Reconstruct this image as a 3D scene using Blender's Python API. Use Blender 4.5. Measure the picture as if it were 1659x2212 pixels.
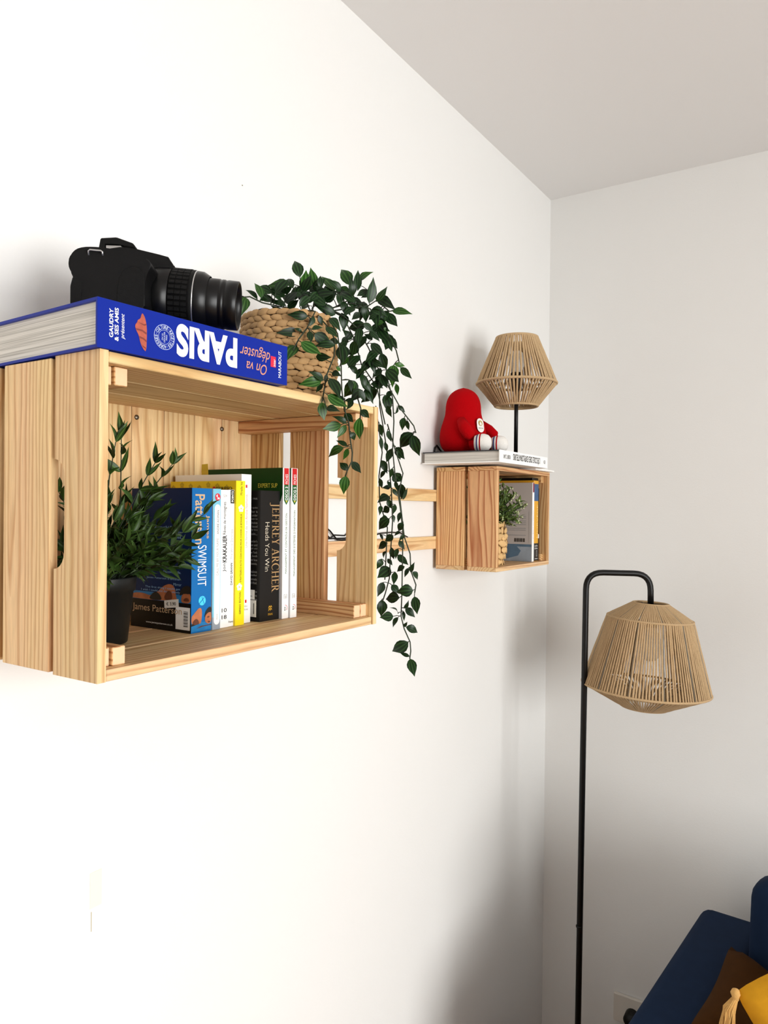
import bpy, bmesh, math, random
from mathutils import Vector, Matrix

# ------------------------------------------------------------------ clean scene
for o in list(bpy.data.objects):
    bpy.data.objects.remove(o, do_unlink=True)
S = bpy.context.scene
COL = S.collection
V = Vector
PI = math.pi

# ------------------------------------------------------------------ camera
W, H, F = 1659.0, 2212.0, 1622.31
YAW, PIT, ROL = 0.58399, -0.00374, 0.00986
CAM = V((0.8518, 0.0, 1.54975))
FWD = V((-math.sin(YAW)*math.cos(PIT), math.cos(YAW)*math.cos(PIT), math.sin(PIT)))
_r0 = V((math.cos(YAW), math.sin(YAW), 0)); _u0 = _r0.cross(FWD)
RGT = math.cos(ROL)*_r0 + math.sin(ROL)*_u0
UP = -math.sin(ROL)*_r0 + math.cos(ROL)*_u0
cd = bpy.data.cameras.new('camera'); cam = bpy.data.objects.new('camera', cd); COL.objects.link(cam)
M = Matrix((RGT, UP, -FWD)).transposed().to_4x4(); M.translation = CAM
cam.matrix_world = M
cd.sensor_fit = 'HORIZONTAL'; cd.sensor_width = 36.0; cd.lens = 36.0*F/W
cd.clip_start = 0.02
S.camera = cam

# ------------------------------------------------------------------ sky, daylight through the window, exposure
ROOM_X, ROOM_Y0, ROOM_Y1, CEIL, FLZ = 3.45, -2.8, 2.198, 2.501, -0.12
WIN_Y0, WIN_Y1, WIN_Z0, WIN_Z1 = -1.10, 1.00, 0.28, 2.30
world = bpy.data.worlds.new('World'); S.world = world
world.use_nodes = True
bg = world.node_tree.nodes['Background']
bg.inputs[0].default_value = (0.80, 0.90, 1.0, 1); bg.inputs[1].default_value = 1.2
ld = bpy.data.lights.new('daylight', 'AREA'); lo = bpy.data.objects.new('daylight', ld); COL.objects.link(lo)
ld.shape = 'RECTANGLE'; ld.size = 2.6; ld.size_y = 2.2
ld.energy = 246; ld.color = (1.0, 0.995, 0.975)
lo.matrix_world = Matrix.Translation((ROOM_X+1.25, -0.15, 1.40)) @ Matrix(((0,0,1,0),(1,0,0,0),(0,1,0,0),(0,0,0,1)))
S.view_settings.view_transform = 'Standard'
S.view_settings.look = 'None'
S.view_settings.gamma = 1.0
S.view_settings.use_curve_mapping = False
S.view_settings.exposure = 0.0

# ------------------------------------------------------------------ helpers
rnd = random.Random(11)

def at(px, py, D):
    """point at depth D along the photograph's ray through a pixel"""
    return CAM + (FWD + RGT*((px-W/2)/F) + UP*((H/2-py)/F))*D

def c(r, g, b):
    f = lambda v: (v/255/12.92) if v/255 <= 0.04045 else ((v/255+0.055)/1.055)**2.4
    return (f(r), f(g), f(b), 1)

def mat(name, col, rough=0.5, metal=0.0, spec=0.5, bump=0.0, bscale=200.0, var=0.0, coat=0.0, sheen=0.0, rand=0.0):
    m = bpy.data.materials.new(name); m.use_nodes = True
    n = m.node_tree.nodes; l = m.node_tree.links; b = n['Principled BSDF']
    b.inputs['Base Color'].default_value = col; b.inputs['Roughness'].default_value = rough
    b.inputs['Metallic'].default_value = metal; b.inputs['Specular IOR Level'].default_value = spec
    b.inputs['Coat Weight'].default_value = coat
    b.inputs['Sheen Weight'].default_value = sheen
    if bump or var:
        tc = n.new('ShaderNodeTexCoord'); nz = n.new('ShaderNodeTexNoise')
        nz.inputs['Scale'].default_value = bscale; nz.inputs['Detail'].default_value = 4
        l.new(tc.outputs['Object'], nz.inputs['Vector'])
        if bump:
            bp = n.new('ShaderNodeBump'); bp.inputs['Strength'].default_value = bump; bp.inputs['Distance'].default_value = 0.002
            l.new(nz.outputs['Fac'], bp.inputs['Height']); l.new(bp.outputs['Normal'], b.inputs['Normal'])
        if var:
            mx = n.new('ShaderNodeMix'); mx.data_type = 'RGBA'
            mx.inputs[6].default_value = tuple(v*(1-var) for v in col[:3])+(1,)
            mx.inputs[7].default_value = tuple(min(1, v*(1+var)) for v in col[:3])+(1,)
            l.new(nz.outputs['Fac'], mx.inputs[0]); l.new(mx.outputs[2], b.inputs['Base Color'])
    if rand:
        oi = n.new('ShaderNodeObjectInfo'); hs = n.new('ShaderNodeHueSaturation')
        mr = n.new('ShaderNodeMapRange'); mr.inputs[3].default_value = 1-rand; mr.inputs[4].default_value = 1+rand
        l.new(oi.outputs['Random'], mr.inputs[0]); l.new(mr.outputs[0], hs.inputs['Value'])
        src = b.inputs['Base Color'].links[0].from_socket if b.inputs['Base Color'].is_linked else None
        if src: l.new(src, hs.inputs['Color'])
        else: hs.inputs['Color'].default_value = col
        l.new(hs.outputs[0], b.inputs['Base Color'])
    return m

def wood(name, axis, light, dark, period=0.0045, rough=0.55):
    """pine: growth rings round an off-centre heart running along one axis, different on every board"""
    m = bpy.data.materials.new(name); m.use_nodes = True
    n = m.node_tree.nodes; l = m.node_tree.links; b = n['Principled BSDF']
    b.inputs['Roughness'].default_value = rough; b.inputs['Specular IOR Level'].default_value = 0.25
    tc = n.new('ShaderNodeTexCoord'); oi = n.new('ShaderNodeObjectInfo')
    sc = n.new('ShaderNodeVectorMath'); sc.operation = 'MULTIPLY'
    k = [1.0, 1.0, 1.0]; k['XYZ'.index(axis)] = 0.085; sc.inputs[1].default_value = k
    l.new(tc.outputs['Object'], sc.inputs[0])
    wn = n.new('ShaderNodeTexWhiteNoise'); wn.noise_dimensions = '1D'; l.new(oi.outputs['Random'], wn.inputs['W'])
    off = n.new('ShaderNodeVectorMath'); off.operation = 'SUBTRACT'; off.inputs[1].default_value = (0.5, 0.5, 0.5)
    l.new(wn.outputs['Color'], off.inputs[0])
    sc2 = n.new('ShaderNodeVectorMath'); sc2.operation = 'SCALE'; sc2.inputs['Scale'].default_value = 0.16
    l.new(off.outputs[0], sc2.inputs[0])
    add = n.new('ShaderNodeVectorMath'); add.operation = 'ADD'; l.new(sc.outputs[0], add.inputs[0]); l.new(sc2.outputs[0], add.inputs[1])
    nz = n.new('ShaderNodeTexNoise'); nz.inputs['Scale'].default_value = 26; nz.inputs['Detail'].default_value = 2
    l.new(add.outputs[0], nz.inputs['Vector'])
    ns = n.new('ShaderNodeVectorMath'); ns.operation = 'SUBTRACT'; ns.inputs[1].default_value = (0.5, 0.5, 0.5); l.new(nz.outputs['Color'], ns.inputs[0])
    nm = n.new('ShaderNodeVectorMath'); nm.operation = 'SCALE'; nm.inputs['Scale'].default_value = 0.034; l.new(ns.outputs[0], nm.inputs[0])
    ad2 = n.new('ShaderNodeVectorMath'); ad2.operation = 'ADD'; l.new(add.outputs[0], ad2.inputs[0]); l.new(nm.outputs[0], ad2.inputs[1])
    wv = n.new('ShaderNodeTexWave'); wv.wave_type = 'RINGS'; wv.rings_direction = axis; wv.wave_profile = 'SAW'
    wv.inputs['Scale'].default_value = 2*PI/(20*period); wv.inputs['Distortion'].default_value = 0.6
    wv.inputs['Detail'].default_value = 1; wv.inputs['Detail Scale'].default_value = 0.3
    l.new(ad2.outputs[0], wv.inputs['Vector'])
    rp = n.new('ShaderNodeValToRGB'); e = rp.color_ramp.elements
    e[0].position = 0.0; e[0].color = light
    e[1].position = 0.80; e[1].color = dark
    x = rp.color_ramp.elements.new(0.5); x.color = tuple(light[i]*0.8+dark[i]*0.2 for i in range(3))+(1,)
    x = rp.color_ramp.elements.new(1.0); x.color = tuple(light[i]*0.75+dark[i]*0.25 for i in range(3))+(1,)
    l.new(wv.outputs['Fac'], rp.inputs['Fac'])
    fn = n.new('ShaderNodeTexNoise'); fn.inputs['Scale'].default_value = 420; fn.inputs['Detail'].default_value = 3
    l.new(add.outputs[0], fn.inputs['Vector'])
    bn = n.new('ShaderNodeTexNoise'); bn.inputs['Scale'].default_value = 14; l.new(add.outputs[0], bn.inputs['Vector'])
    mul = n.new('ShaderNodeMix'); mul.data_type = 'RGBA'; mul.blend_type = 'MULTIPLY'; mul.inputs[0].default_value = 0.55
    cr = n.new('ShaderNodeMapRange'); cr.inputs[1].default_value = 0.3; cr.inputs[2].default_value = 0.7; cr.inputs[3].default_value = 0.82; cr.inputs[4].default_value = 1.08
    l.new(fn.outputs['Fac'], cr.inputs[0])
    l.new(rp.outputs[0], mul.inputs[6]); l.new(cr.outputs[0], mul.inputs[7])
    hs = n.new('ShaderNodeHueSaturation'); mr = n.new('ShaderNodeMapRange'); mr.inputs[3].default_value = 0.86; mr.inputs[4].default_value = 1.06
    l.new(oi.outputs['Random'], mr.inputs[0]); l.new(mr.outputs[0], hs.inputs['Value'])
    mh = n.new('ShaderNodeMapRange'); mh.inputs[1].default_value = 0.35; mh.inputs[2].default_value = 0.65; mh.inputs[3].default_value = 0.488; mh.inputs[4].default_value = 0.508
    l.new(bn.outputs['Fac'], mh.inputs[0]); l.new(mh.outputs[0], hs.inputs['Hue'])
    l.new(mul.outputs[2], hs.inputs['Color']); l.new(hs.outputs[0], b.inputs['Base Color'])
    bp = n.new('ShaderNodeBump'); bp.inputs['Strength'].default_value = 0.12; bp.inputs['Distance'].default_value = 0.0006
    l.new(wv.outputs['Fac'], bp.inputs['Height']); l.new(bp.outputs[0], b.inputs['Normal'])
    return m

def link(name, me, m, parent=None, loc=None, smooth=False):
    o = bpy.data.objects.new(name, me); COL.objects.link(o)
    if m is not None and not me.materials: me.materials.append(m)
    if parent: o.parent = parent
    if loc is not None: o.location = loc
    if smooth:
        for p in me.polygons: p.use_smooth = True
    return o

def mesh(name, vs, fs, m, parent=None, loc=None, smooth=False):
    me = bpy.data.meshes.new(name); me.from_pydata([tuple(v) for v in vs], [], fs); me.validate(); me.update()
    return link(name, me, m, parent, loc, smooth)

def from_bm(name, bm, m, parent=None, loc=None, smooth=False):
    bmesh.ops.recalc_face_normals(bm, faces=bm.faces)
    me = bpy.data.meshes.new(name); bm.to_mesh(me); bm.free()
    return link(name, me, m, parent, loc, smooth)

def empty(name, loc=(0, 0, 0), rotz=0.0):
    o = bpy.data.objects.new(name, None); COL.objects.link(o); o.location = loc; o.rotation_euler = (0, 0, rotz)
    o.empty_display_size = 0.05
    return o

def tag(o, label, cat, group=None):
    o['label'] = label; o['category'] = cat
    if group: o['group'] = group
    return o

def struct(o):
    o['kind'] = 'structure'; return o

def bx(bm, lo, hi, bev=0.0, seg=1):
    lo = V(lo); hi = V(hi)
    r = bmesh.ops.create_cube(bm, size=1.0)
    vs = r['verts']
    for v in vs:
        v.co = V([(lo[i]+hi[i])/2 + v.co[i]*(hi[i]-lo[i]) for i in range(3)])
    if bev:
        es = list({e for v in vs for e in v.link_edges})
        bmesh.ops.bevel(bm, geom=es, offset=bev, segments=seg, affect='EDGES', profile=0.5)

def box(name, lo, hi, m, parent=None, bev=0.0, seg=1, smooth=False):
    """box whose origin sits at its centre"""
    lo = V(lo); hi = V(hi); ce = (lo+hi)/2
    bm = bmesh.new(); bx(bm, lo-ce, hi-ce, bev, seg)
    return from_bm(name, bm, m, parent, ce, smooth)

def prism_bm(bm, pts, a, b, axes):
    """2-D outline extruded from a to b; axes = (first, second, extrude) as 0/1/2"""
    def P(p, h):
        v = [0, 0, 0]; v[axes[0]] = p[0]; v[axes[1]] = p[1]; v[axes[2]] = h; return v
    A = [bm.verts.new(P(p, a)) for p in pts]; B = [bm.verts.new(P(p, b)) for p in pts]
    bm.faces.new(A); bm.faces.new(B[::-1])
    n = len(pts)
    for i in range(n):
        bm.faces.new((A[i], B[i], B[(i+1) % n], A[(i+1) % n]))

def tube_data(path, r, seg=8, closed=False, cap=True):
    path = [V(p) for p in path]; n = len(path)
    rr = r if isinstance(r, (list, tuple)) else [r]*n
    vs = []; fs = []
    ref = None
    for i, p in enumerate(path):
        if closed: t = path[(i+1) % n]-path[i-1]
        else: t = path[min(i+1, n-1)]-path[max(i-1, 0)]
        if t.length < 1e-9: t = V((0, 0, 1))
        t.normalize()
        if ref is None:
            ref = t.orthogonal().normalized()
        else:
            ref = (ref - t*ref.dot(t)); ref = ref.normalized() if ref.length > 1e-6 else t.orthogonal().normalized()
        bi = t.cross(ref)
        for k in range(seg):
            a = 2*PI*k/seg
            vs.append(p+(ref*math.cos(a)+bi*math.sin(a))*rr[i])
    m = n if closed else n-1
    for i in range(m):
        j = (i+1) % n
        for k in range(seg):
            fs.append((i*seg+k, i*seg+(k+1) % seg, j*seg+(k+1) % seg, j*seg+k))
    if cap and not closed:
        fs.append(tuple(range(seg))[::-1]); fs.append(tuple((n-1)*seg+k for k in range(seg)))
    return vs, fs

class MB:
    def __init__(s): s.v = []; s.f = []
    def add(s, d):
        o = len(s.v); s.v += d[0]; s.f += [tuple(i+o for i in f) for f in d[1]]
    def build(s, name, m, parent=None, smooth=True, loc=None):
        return mesh(name, s.v, s.f, m, parent, loc, smooth)

def tube(name, path, r, m, parent=None, seg=8, closed=False):
    d = tube_data(path, r, seg, closed)
    return mesh(name, d[0], d[1], m, parent, None, True)

def lathe_data(prof, seg=32):
    """prof: list of (radius, z)"""
    vs = []; fs = []; n = len(prof)
    for (r, z) in prof:
        for k in range(seg):
            a = 2*PI*k/seg; vs.append(V((r*math.cos(a), r*math.sin(a), z)))
    for i in range(n-1):
        for k in range(seg):
            fs.append((i*seg+k, i*seg+(k+1) % seg, (i+1)*seg+(k+1) % seg, (i+1)*seg+k))
    return vs, fs

def lathe(name, prof, m, parent=None, seg=32, loc=None, smooth=True):
    d = lathe_data(prof, seg); return mesh(name, d[0], d[1], m, parent, loc, smooth)

def flat(name, origin, rd, up, polys, m, parent, off=0.0003):
    """flat print: polygons given in (reading, up) coordinates on a plane"""
    rd = V(rd).normalized(); up = V(up).normalized(); nn = rd.cross(up); o = V(origin)+nn*off
    vs = []; fs = []
    for p in polys:
        k = len(vs); vs += [o+rd*x+up*y for x, y in p]; fs.append(tuple(range(k, k+len(p))))
    return mesh(name, vs, fs, m, parent)

def rect(x0, y0, x1, y1): return [(x0, y0), (x1, y0), (x1, y1), (x0, y1)]
def disc(cx, cy, rx, ry=None, n=20, a0=0.0):
    ry = ry or rx; return [(cx+rx*math.cos(2*PI*k/n+a0), cy+ry*math.sin(2*PI*k/n+a0)) for k in range(n)]

def curvy(pts, it=2):
    for _ in range(it):
        q = []
        for i in range(len(pts)):
            a, b_ = pts[i], pts[(i+1) % len(pts)]
            q += [(a[0]*0.75+b_[0]*0.25, a[1]*0.75+b_[1]*0.25), (a[0]*0.25+b_[0]*0.75, a[1]*0.25+b_[1]*0.75)]
        pts = q
    return pts

def text(name, s, origin, rd, up, w, h, m, parent, bold=0.0, shear=0.0, off=0.0004, spacing=1.0):
    """lettering fitted to a w x h box centred at origin"""
    cu = bpy.data.curves.new('t', 'FONT'); cu.body = s; cu.size = 1.0; cu.offset = bold; cu.shear = shear; cu.space_character = spacing
    cu.align_x = 'CENTER'; cu.resolution_u = 6 if w > 0.03 and h > 0.01 else 3
    o = bpy.data.objects.new('t', cu)
    me = bpy.data.meshes.new_from_object(o)
    bpy.data.objects.remove(o); bpy.data.curves.remove(cu)
    xs = [v.co.x for v in me.vertices]; ys = [v.co.y for v in me.vertices]
    x0, x1, y0, y1 = min(xs), max(xs), min(ys), max(ys)
    rd = V(rd).normalized(); up = V(up).normalized(); nn = rd.cross(up); og = V(origin)+nn*off
    for v in me.vertices:
        v.co = og + rd*((v.co.x-(x0+x1)/2)/(x1-x0)*w) + up*((v.co.y-(y0+y1)/2)/(y1-y0)*h)
    me.materials.clear()
    me.name = name
    return link(name, me, m, parent)

# ------------------------------------------------------------------ materials
M_WALL = mat('white_wall_paint', (0.82, 0.815, 0.795, 1), 0.75, bump=0.10, bscale=260, spec=0.25)
M_CEIL = mat('ceiling_paint', (0.86, 0.85, 0.84, 1), 0.8, bump=0.05, bscale=200, spec=0.2)
M_FLOOR = wood('floor_wood', 'Y', c(168, 128, 90), c(126, 90, 60), 0.02, 0.4)
PL, PD = c(232, 200, 150), c(200, 156, 106)
PINE = {a: wood('pine_'+a, a, PL, PD, 0.0075) for a in 'XYZ'}
PINE_R = {a: wood('reddish_pine_'+a, a, c(231, 190, 135), c(172, 112, 64), 0.0065) for a in 'XYZ'}
M_END = mat('pine_end_grain', c(228, 190, 150), 0.7, var=0.12, bscale=120)
M_BLACK = mat('black_satin_metal', c(6, 6, 6), 0.4, spec=0.3)
M_PLASTIC = mat('black_camera_body', c(7, 7, 8), 0.5, bump=0.15, bscale=900, spec=0.22)
M_GRIP = mat('black_rubber', c(6, 6, 6), 0.65, bump=0.3, bscale=1200, spec=0.2)
M_LENS = mat('black_lens_barrel', c(7, 7, 8), 0.32, spec=0.28)
M_GLASSY = mat('dark_lens_glass', c(8, 8, 12), 0.05, coat=0.6)
M_SILVER = mat('silver_metal', c(200, 200, 200), 0.3, metal=0.9)
M_PAPER = None
M_JUTE = mat('jute_rope', c(192, 162, 122), 0.9, bump=0.6, bscale=500, var=0.28)
M_WIRE = mat('grey_frame_wire', c(120, 112, 98), 0.5)
M_BULB = mat('opal_bulb_glass', c(240, 238, 230), 0.25)
M_WHITE = mat('white_print', c(248, 248, 246), 0.5)
M_INK = mat('black_print', c(22, 22, 22), 0.5)
M_GREYINK = mat('grey_print', c(150, 150, 150), 0.5)
M_POT = mat('black_plastic_pot', c(14, 16, 16), 0.45, spec=0.3)
M_SOIL = mat('dark_filler', c(30, 24, 18), 0.9, bump=0.6, bscale=300)
M_WICKER = mat('woven_water_hyacinth', c(182, 144, 96), 0.75, bump=0.35, bscale=420, var=0.22, rand=0.14)
M_BAMBOO = mat('bamboo_strip', c(216, 176, 118), 0.55, bump=0.15, bscale=300, var=0.15, rand=0.14)
M_STEM = mat('dark_green_stem', c(34, 46, 24), 0.6)

def paper_mat():
    m = bpy.data.materials.new('page_edges'); m.use_nodes = True
    n = m.node_tree.nodes; l = m.node_tree.links; b = n['Principled BSDF']; b.inputs['Roughness'].default_value = 0.8
    tc = n.new('ShaderNodeTexCoord'); mp = n.new('ShaderNodeVectorMath'); mp.operation = 'MULTIPLY'
    mp.inputs[1].default_value = (6, 6, 900); l.new(tc.outputs['Object'], mp.inputs[0])
    nz = n.new('ShaderNodeTexNoise'); nz.inputs['Scale'].default_value = 1; nz.inputs['Detail'].default_value = 3; l.new(mp.outputs[0], nz.inputs['Vector'])
    rp = n.new('ShaderNodeValToRGB'); rp.color_ramp.elements[0].position = 0.35; rp.color_ramp.elements[0].color = c(176, 172, 164)
    rp.color_ramp.elements[1].position = 0.6; rp.color_ramp.elements[1].color = c(222, 218, 210)
    l.new(nz.outputs['Fac'], rp.inputs['Fac']); l.new(rp.outputs[0], b.inputs['Base Color'])
    return m
M_PAPER = paper_mat()

def leaf_mat(name, dark, light, nstripe=2.2, rough=0.35, half=0.2):
    m = bpy.data.materials.new(name); m.use_nodes = True
    n = m.node_tree.nodes; l = m.node_tree.links; b = n['Principled BSDF']; b.inputs['Roughness'].default_value = rough
    b.inputs['Specular IOR Level'].default_value = 0.25
    tc = n.new('ShaderNodeTexCoord'); sp = n.new('ShaderNodeSeparateXYZ'); l.new(tc.outputs['Object'], sp.inputs[0])
    ab = n.new('ShaderNodeMath'); ab.operation = 'ABSOLUTE'; l.new(sp.outputs['X'], ab.inputs[0])
    # width of the blade at this length, so the veins follow the outline
    y1 = n.new('ShaderNodeMath'); y1.operation = 'SUBTRACT'; y1.inputs[0].default_value = 1.08; l.new(sp.outputs['Y'], y1.inputs[1])
    y2 = n.new('ShaderNodeMath'); y2.operation = 'ADD'; y2.inputs[1].default_value = 0.06; l.new(sp.outputs['Y'], y2.inputs[0])
    pr = n.new('ShaderNodeMath'); pr.operation = 'MULTIPLY'; l.new(y1.outputs[0], pr.inputs[0]); l.new(y2.outputs[0], pr.inputs[1])
    dv = n.new('ShaderNodeMath'); dv.operation = 'DIVIDE'; l.new(ab.outputs[0], dv.inputs[0]); l.new(pr.outputs[0], dv.inputs[1])
    mu = n.new('ShaderNodeMath'); mu.operation = 'MULTIPLY'; mu.inputs[1].default_value = nstripe*2*PI/(half*4.0); l.new(dv.outputs[0], mu.inputs[0])
    co = n.new('ShaderNodeMath'); co.operation = 'COSINE'; l.new(mu.outputs[0], co.inputs[0])
    mr = n.new('ShaderNodeMapRange'); mr.inputs[1].default_value = 0.1; mr.inputs[2].default_value = 1.0; l.new(co.outputs[0], mr.inputs[0])
    mx = n.new('ShaderNodeMix'); mx.data_type = 'RGBA'; mx.inputs[6].default_value = dark; mx.inputs[7].default_value = light
    l.new(mr.outputs[0], mx.inputs[0])
    oi = n.new('ShaderNodeObjectInfo'); hs = n.new('ShaderNodeHueSaturation')
    rr = n.new('ShaderNodeMapRange'); rr.inputs[3].default_value = 0.65; rr.inputs[4].default_value = 1.35
    l.new(oi.outputs['Random'], rr.inputs[0]); l.new(rr.outputs[0], hs.inputs['Value']); l.new(mx.outputs[2], hs.inputs['Color'])
    l.new(hs.outputs[0], b.inputs['Base Color'])
    return m
M_VINE = leaf_mat('vine_leaf', c(15, 35, 14), c(40, 70, 33), 2.2)
M_VINE_B = leaf_mat('vine_leaf_lighter', c(34, 72, 20), c(74, 116, 50), 2.2)  # lighter green version of the vine leaf colour
M_GRASS = leaf_mat('bamboo_leaf', c(38, 60, 20), c(68, 96, 40), 1.0, 0.4)

# ------------------------------------------------------------------ room shell
T = 0.12
def shell(name, lo, hi, m): return struct(box(name, lo, hi, m))
shell('floor', (-T, ROOM_Y0-T, FLZ-T), (ROOM_X+0.3, ROOM_Y1+T, FLZ), M_FLOOR)
shell('ceiling', (-T, ROOM_Y0-T, CEIL), (ROOM_X+0.3, ROOM_Y1+T, CEIL+T), M_CEIL)
wall_left = shell('wall_left', (-T, ROOM_Y0, FLZ), (0, ROOM_Y1, CEIL), M_WALL)
shell('wall_back', (-T, ROOM_Y1, FLZ), (ROOM_X+0.3, ROOM_Y1+T, CEIL), M_WALL)
shell('wall_front', (-T, ROOM_Y0-T, FLZ), (ROOM_X+0.3, ROOM_Y0, CEIL), M_WALL)
bm = bmesh.new(); x0, x1 = ROOM_X, ROOM_X+0.3
bx(bm, (x0, ROOM_Y0, FLZ), (x1, WIN_Y0, CEIL)); bx(bm, (x0, WIN_Y1, FLZ), (x1, ROOM_Y1, CEIL))
bx(bm, (x0, WIN_Y0, FLZ), (x1, WIN_Y1, WIN_Z0)); bx(bm, (x0, WIN_Y0, WIN_Z1), (x1, WIN_Y1, CEIL))
struct(from_bm('wall_right', bm, M_WALL))
M_FRAME = mat('white_window_frame', c(240, 240, 238), 0.4)
win = struct(empty('window_1', (ROOM_X+0.1, 0, 0)))
for y in (WIN_Y0, (WIN_Y0+WIN_Y1)/2-0.03, WIN_Y1-0.06):
    box('frame_post', (0, y, WIN_Z0), (0.05, y+0.06, WIN_Z1), M_FRAME, win, 0.004)
for z in (WIN_Z0, WIN_Z1-0.06):
    box('frame_rail', (0, WIN_Y0+0.06, z), (0.05, WIN_Y1-0.06, z+0.06), M_FRAME, win, 0.004)
# patch and hairline crack low on the left wall, speck above the shelf
M_PATCH = mat('yellowed_filler', c(240, 236, 218), 0.8); M_CRACK = mat('wall_scratch', c(190, 178, 150), 0.9)
box('filler_patch', (0.0, 0.6045, 1.026), (0.0006, 0.622, 1.0725), M_PATCH, wall_left); wall_left.children[-1].location -= wall_left.location
box('scratch', (0.0, 0.6063, 0.996), (0.0005, 0.6072, 1.0215), M_CRACK, wall_left); wall_left.children[-1].location -= wall_left.location
box('speck', (0.0, 0.870, 2.0615), (0.0006, 0.8715, 2.0633), mat('speck_grey', c(150, 140, 120), 0.9), wall_left); wall_left.children[-1].location -= wall_left.location

# ------------------------------------------------------------------ big crate shelf (0.46 x 0.31 x 0.25)
CY0, CY1, CZ0, CZ1 = 0.4328, 0.8928, 1.3855, 1.6955
ET = 0.0095          # end-board thickness
ST = 0.011           # slat thickness
crate = tag(empty('wooden_crate', (0, 0, 0)), 'large pale pine crate mounted on its side on the white wall, books standing inside', 'crate shelf')

def notch_board(y0, y1, sgn):
    x0, x1, nx = (0.181, 0.25, 0.1975) if y0 < 0.6 else (0.1855, 0.25, 0.2020)
    za, zb, r = 1.4885, 1.5955, 0.017
    pts = [(x0, CZ0), (x1, CZ0), (x1, CZ1), (x0, CZ1), (x0, zb)]
    for k in range(1, 6):
        a = PI/2*k/5; pts.append((x0+(nx-x0)*math.sin(a), zb-(1-math.cos(a))*r))
    for k in range(0, 5):
        a = PI/2*(1-k/5); pts.append((x0+(nx-x0)*math.sin(a), za+(1-math.cos(a))*r))
    pts.append((x0, za))
    ce = V(((x0+x1)/2, (y0+y1)/2, (CZ0+CZ1)/2))
    bm = bmesh.new(); prism_bm(bm, [(p[0]-ce.x, p[1]-ce.z) for p in pts], y0-ce.y, y1-ce.y, (0, 2, 1))
    return from_bm('end_board', bm, PINE['Z'], crate, ce)
for (y0, y1) in ((CY0, CY0+ET), (CY1-ET, CY1)):
    notch_board(y0, y1, 1)
    m = PINE['Z'] if y0 < 0.6 else PINE_R['Z']
    xa, xb, xc = (0.092, 0.173, 0.078) if y0 < 0.6 else (0.0935, 0.1625, 0.0725)
    box('end_board', (xa, y0, CZ0+0.001), (xb, y1, CZ1-0.001), m, crate, 0.0008)
    box('end_board', (0.0, y0, CZ0+0.001), (xc, y1, CZ1-0.001), m, crate, 0.0008)
for (xa, xb) in ((0.1755, 0.2492), (0.0915, 0.1715), (0.0, 0.088)):
    box('long_slat', (xa, CY0+ET+0.001, CZ1-ST), (xb, CY1-ET-0.001, CZ1-0.0006), PINE['Y'], crate, 0.0008)
    box('long_slat', (xa, CY0+ET+0.001, CZ0), (xb, CY1-ET-0.001, CZ0+ST), PINE['Y'], crate, 0.0008)
for z0 in (CZ1-ST-0.0185, CZ0+ST):
    for (ya, yb) in ((CY0+ET, CY0+ET+0.0140), (CY0+ET+0.0150, CY0+ET+0.0300), (CY1-ET-0.0300, CY1-ET-0.0150), (CY1-ET-0.0140, CY1-ET)):
        po = box('corner_post', (0.013, ya, z0), (0.236 if abs(ya-CY0) < 0.012 or ya > 0.87 else 0.239, yb, z0+0.018), PINE_R['X'], crate, 0.0008)
        po.data.materials.append(M_END)
        for p in po.data.polygons:
            if abs(p.normal.x) > 0.9: p.material_index = 1
ys = [CY0+ET, 0.492, 0.546, 0.600, 0.6536, 0.7083, 0.7645, 0.8194, CY1-ET]
for a, b in zip(ys, ys[1:]):
    box('back_board', (0.001, a+0.0004, CZ0+ST), (0.013, b-0.0004, CZ1-ST), PINE['Z'], crate, 0.0006)
M_SCREW = mat('steel_screw', c(120, 112, 100), 0.3, metal=0.9)
for (y, z) in ((0.6611, 1.6745), (0.8183, 1.6735)):
    d = lathe_data([(0.0001, 0.0030), (0.0014, 0.0030), (0.0015, 0.0018), (0.0022, 0.0022), (0.0034, 0.0012), (0.0036, 0.0)], 14)
    s = mesh('screw', d[0], d[1], M_SCREW, crate, (0.013, y, z-0.004), True); s.rotation_euler = (0, PI/2, 0)

# ------------------------------------------------------------------ wall rails and small crate (0.31 x 0.23 x 0.15)
for (z0, z1, lab) in ((1.5685, 1.5948, 'upper pine rail screwed to the wall between the two crates'), (1.4611, 1.4892, 'lower pine rail on the wall between the two crates, cables on it')):
    r_ = box('wall_rail', (0.0, 0.905, z0), (0.0095, 1.80, z1), PINE['Y'], None, 0.0006)
    tag(r_, lab, 'rail', 'pine rails on the left wall')
X2a, X2b, Y2a, Y2b, Z2a, Z2b = 0.0097, 0.1597, 1.489, 1.799, 1.4156, 1.6456
crate2 = tag(empty('wooden_crate'), 'small reddish pine crate hung on the wall near the room corner', 'crate shelf')
S2 = 0.0095
for (xa, xb) in ((X2a, 0.0802), (0.0892, X2b)):
    for (ya, yb) in ((Y2a, Y2a+0.012), (Y2b-0.012, Y2b)):
        box('end_board', (xa, ya, Z2a+S2), (xb, yb, Z2b-S2), PINE_R['Z'], crate2, 0.0007)
    box('long_slat', (xa, Y2a, Z2b-S2), (xb, Y2b, Z2b), PINE_R['Y'], crate2, 0.0007)
    box('long_slat', (xa, Y2a, Z2a), (xb, Y2b, Z2a+S2), PINE['Y'], crate2, 0.0007)
for z0 in (Z2a+S2, Z2b-S2-0.017):
    for ya in (Y2a+0.012, Y2b-0.012-0.014):
        box('corner_post', (X2a+0.011, ya, z0), (X2b-0.012, ya+0.014, z0+0.017), PINE_R['X'], crate2, 0.0007)
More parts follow.
